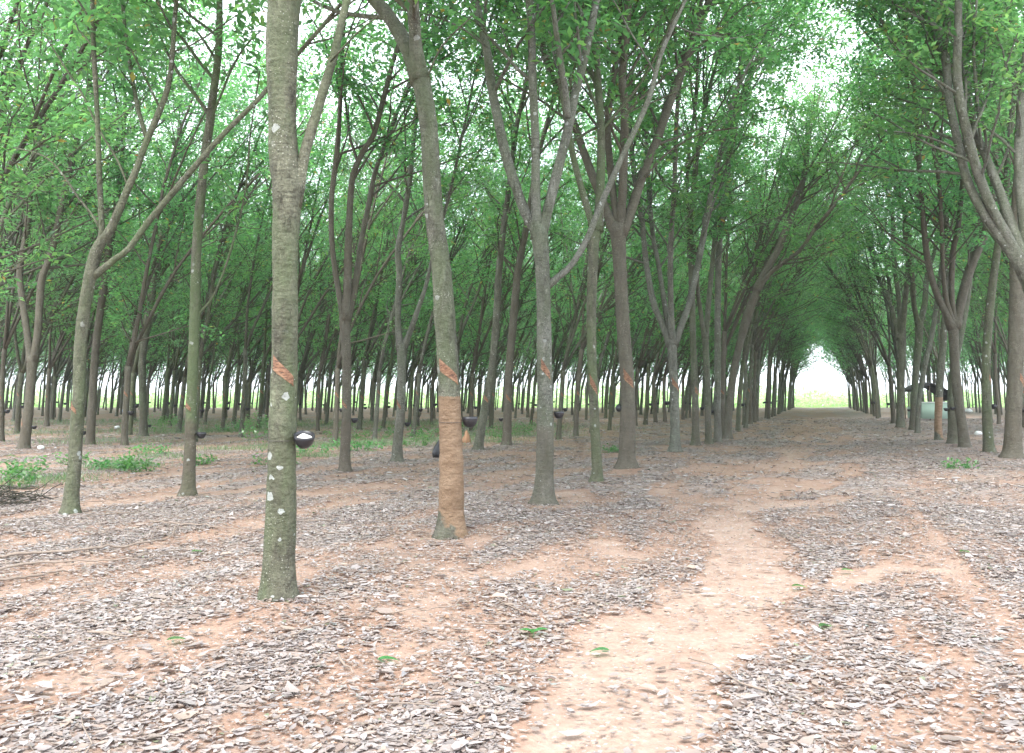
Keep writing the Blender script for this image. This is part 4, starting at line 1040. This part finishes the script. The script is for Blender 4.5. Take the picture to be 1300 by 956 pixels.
# dark sack against the tree behind the orange trunk
g2 = ground(556, 580); m = MB(); m.tube([[0, 0, -.02], [0, 0, .1], [.02, 0, .25], [.05, 0, .38], [.06, 0, .46]], [.13, .15, .12, .07, .02], 12, rough=.08)
o = link('dark_sack', m.mesh('dark_sack', M['cup']), loc=(g2[0], g2[1], float(gz(*g2)))); tag(o, 'slumped dark sack on the ground just behind the orange trunk', 'sack')
def lump(px, py, r, mat, name, label, cat):
    g2 = ground(px, py); m = MB(); n, k = 8, 12; V = []
    for i in range(n + 1):
        a = -math.pi / 2 + math.pi * i / n
        for j in range(k):
            b = j * 2 * math.pi / k; w = 1 + .15 * math.sin(2 * b + i) + .07 * rs.normal(); V.append([r * w * math.cos(a) * math.cos(b) * 1.2, r * w * math.cos(a) * math.sin(b), r * .7 * (math.sin(a) + .9)])
    i = np.arange(n)[:, None] * k; j = np.arange(k)[None]; jj = (j + 1) % k
    m.add(V, [np.stack([i + j, i + jj, i + k + jj, i + k + j], -1).reshape(-1, 4)])
    o = link(name, m.mesh(name, M[mat]), loc=(g2[0], g2[1], float(gz(*g2)))); tag(o, label, cat)
lump(1242, 553, .13, 'white', 'white_bag', 'crumpled white bag on the litter between the right trunks', 'bag')
lump(1229, 524, .35, 'white', 'white_sack', 'pale bluish sack on the ground deeper between the right trunks', 'sack')
lump(52, 571, .09, 'white', 'scrap', 'small white scrap on the leaves right of the far left forked tree', 'litter')
lump(149, 545, .12, 'white', 'scrap', 'white scrap lying deep between the left trunks', 'litter')
lump(156, 524, .25, 'blue', 'scrap', 'bluish plastic scrap far back between the left rows', 'litter')

# ------------------------------------------------------------------ shelter among the right-hand trees
sb = ground(1181, 533); Yc = sb[1]; e = empty('field_shelter', (sb[0], sb[1], float(gz(*sb)))); tag(e, 'low shelter with dark sagging roof and pale green side behind the right row', 'shelter')
def sx(px): return at(px, 500, Yc)[0] - sb[0]
def sz(py): return at(1180, py, Yc)[2]
m = MB(); V = []; W = 2.4
xs_ = [sx(1152), sx(1160), sx(1172), sx(1186), sx(1198), sx(1210)]; zs_ = [sz(497), sz(492), sz(487), sz(492), sz(500), sz(508)]
for yy in (-W / 2, 0, W / 2):
    for dz in (0, .1):
        for a, b in zip(xs_, zs_): V.append([a, yy, b + dz - .05 * (yy != 0)])
n6 = 6; F4 = []
for q in (0, 1):
    for i in range(5):
        t0, t1 = (q * 2 + 1) * n6 + i, ((q + 1) * 2 + 1) * n6 + i; F4.append((t0, t0 + 1, t1 + 1, t1))
        t0, t1 = (q * 2) * n6 + i, ((q + 1) * 2) * n6 + i; F4.append((t0, t1, t1 + 1, t0 + 1))
    for i in (0, 5): F4.append((q * 12 + i, q * 12 + 6 + i, q * 12 + 18 + i, q * 12 + 12 + i))
for i in range(5): F4.append((i, i + 1, 7 + i, 6 + i)); F4.append((24 + i, 30 + i, 31 + i, 25 + i))
m.add(V, [F4]); link('roof', m.mesh('roof', M['thatch'], smooth=False), e)
for a in (1157, 1171, 1200):
    for yy in (-1.0, 1.0):
        m = MB(); xx = sx(a); top = np.interp(xx, xs_, zs_) - .04; m.tube([[xx, yy, -.05], [xx, yy, top]], [.04, .035], 7); link('post', m.mesh('post', M['pole']), e)
m = MB(); m.box((sx(1160), -1.10, .12), (sx(1199), -1.06, sz(511))); link('side_panel', m.mesh('side_panel', M['tealsheet'], smooth=False), e)
m = MB(); m.box((sx(1159), -1.13, sz(511)), (sx(1200), -1.02, sz(511) + .07)); link('top_rail', m.mesh('top_rail', M['white'], smooth=False), e)
m = MB(); m.box((sx(1160), .96, .12), (sx(1199), 1.0, sz(516))); link('side_panel', m.mesh('side_panel', M['tealsheet'], smooth=False), e)

# ------------------------------------------------------------------ bright field beyond
fm = MB(); rg = np.random.default_rng(5); n = 30000
y = 142 + 90 * rg.random(n) ** 1.3; x = (rg.random(n) * 2 - 1) * (y * .8 + 10); hh = 5.0 * np.clip(fbm(x * .05, y * .05, 80) * 1.6 - .2, .1, 1) * np.clip((y - 138) / 25, .15, 1)
leaflets(fm, np.stack([x, y, hh * rg.random(n) ** .8], 1), 2, spread=.5, lmin=.5, lmax=.95, wide=.5, rg=rg)
o = link('field_crop', fm.mesh('field_crop', M['leaf_field'], smooth=False)); tag(o, 'sunlit pale green crop in the open field beyond the plantation', 'crop', kind='stuff')

# ------------------------------------------------------------------ air
hz_ = MB(); hz_.box((-330, -70, -1.6), (330, 330, 20.5))
hm = bpy.data.materials.new('haze'); hm.use_nodes = True; ht = hm.node_tree; ht.nodes.clear()
ho = ht.nodes.new('ShaderNodeOutputMaterial'); hv = ht.nodes.new('ShaderNodeVolumePrincipled'); hv.inputs['Color'].default_value = (.80, .92, 1, 1); hv.inputs['Density'].default_value = .0005
hv.inputs['Anisotropy'].default_value = .2
ht.links.new(hv.outputs[0], ho.inputs['Volume']); o = link('haze', hz_.mesh('haze', hm, smooth=False)); o['kind'] = 'stuff'; tag(o, 'faint bluish haze filling the air between the rows', 'haze')

# ------------------------------------------------------------------ light
W_ = bpy.data.worlds.new('World'); S.world = W_; W_.use_nodes = True; nt = W_.node_tree
bg = nt.nodes['Background']; sk = nt.nodes.new('ShaderNodeTexSky'); sk.sky_type = 'NISHITA'; sk.sun_disc = False
SE, SA = 55, 200       # sun height and compass direction (degrees from +Y, clockwise)
sk.sun_elevation = R(SE); sk.sun_rotation = R(SA); sk.air_density = 1.0; sk.dust_density = 4.0; sk.ozone_density = 1.0
# thin bright overcast: cloud veils over the blue
tcw = nt.nodes.new('ShaderNodeTexCoord'); nz = nt.nodes.new('ShaderNodeTexNoise'); nz.inputs['Scale'].default_value = 2.2; nz.inputs['Detail'].default_value = 7
nt.links.new(tcw.outputs['Generated'], nz.inputs['Vector'])
rmp = nt.nodes.new('ShaderNodeMapRange'); rmp.inputs[1].default_value = .3; rmp.inputs[2].default_value = .6; rmp.inputs[3].default_value = .45; rmp.inputs[4].default_value = .95
nt.links.new(nz.outputs['Fac'], rmp.inputs[0]); mxw = nt.nodes.new('ShaderNodeMix'); mxw.data_type = 'RGBA'
nt.links.new(rmp.outputs[0], mxw.inputs[0]); nt.links.new(sk.outputs[0], mxw.inputs[6]); mxw.inputs[7].default_value = (6.8, 7.3, 7.9, 1)
nt.links.new(mxw.outputs[2], bg.inputs[0]); bg.inputs[1].default_value = .15
sl = bpy.data.lights.new('sun', 'SUN'); so = bpy.data.objects.new('sun', sl); COL.objects.link(so)
sl.energy = 1.5; sl.angle = R(25); sl.color = (1, .96, .9)
d = Vector((math.sin(R(SA)) * math.cos(R(SE)), math.cos(R(SA)) * math.cos(R(SE)), math.sin(R(SE))))
so.rotation_euler = d.to_track_quat('Z', 'Y').to_euler()

vs = S.view_settings
S.display_settings.display_device = 'sRGB'; vs.view_transform = 'Standard'; vs.look = 'None'; vs.gamma = 1; vs.use_curve_mapping = False
vs.exposure = 1.82
c = S.cycles
c.max_bounces = 6; c.diffuse_bounces = 5; c.glossy_bounces = 1; c.transmission_bounces = 4; c.transparent_max_bounces = 4; c.volume_bounces = 0
c.caustics_reflective = False; c.caustics_refractive = False; c.use_adaptive_sampling = True; c.adaptive_threshold = .025
c.use_denoising = True; c.denoiser = 'OPENIMAGEDENOISE'
print('TREES', len(cand), 'cups', cc)
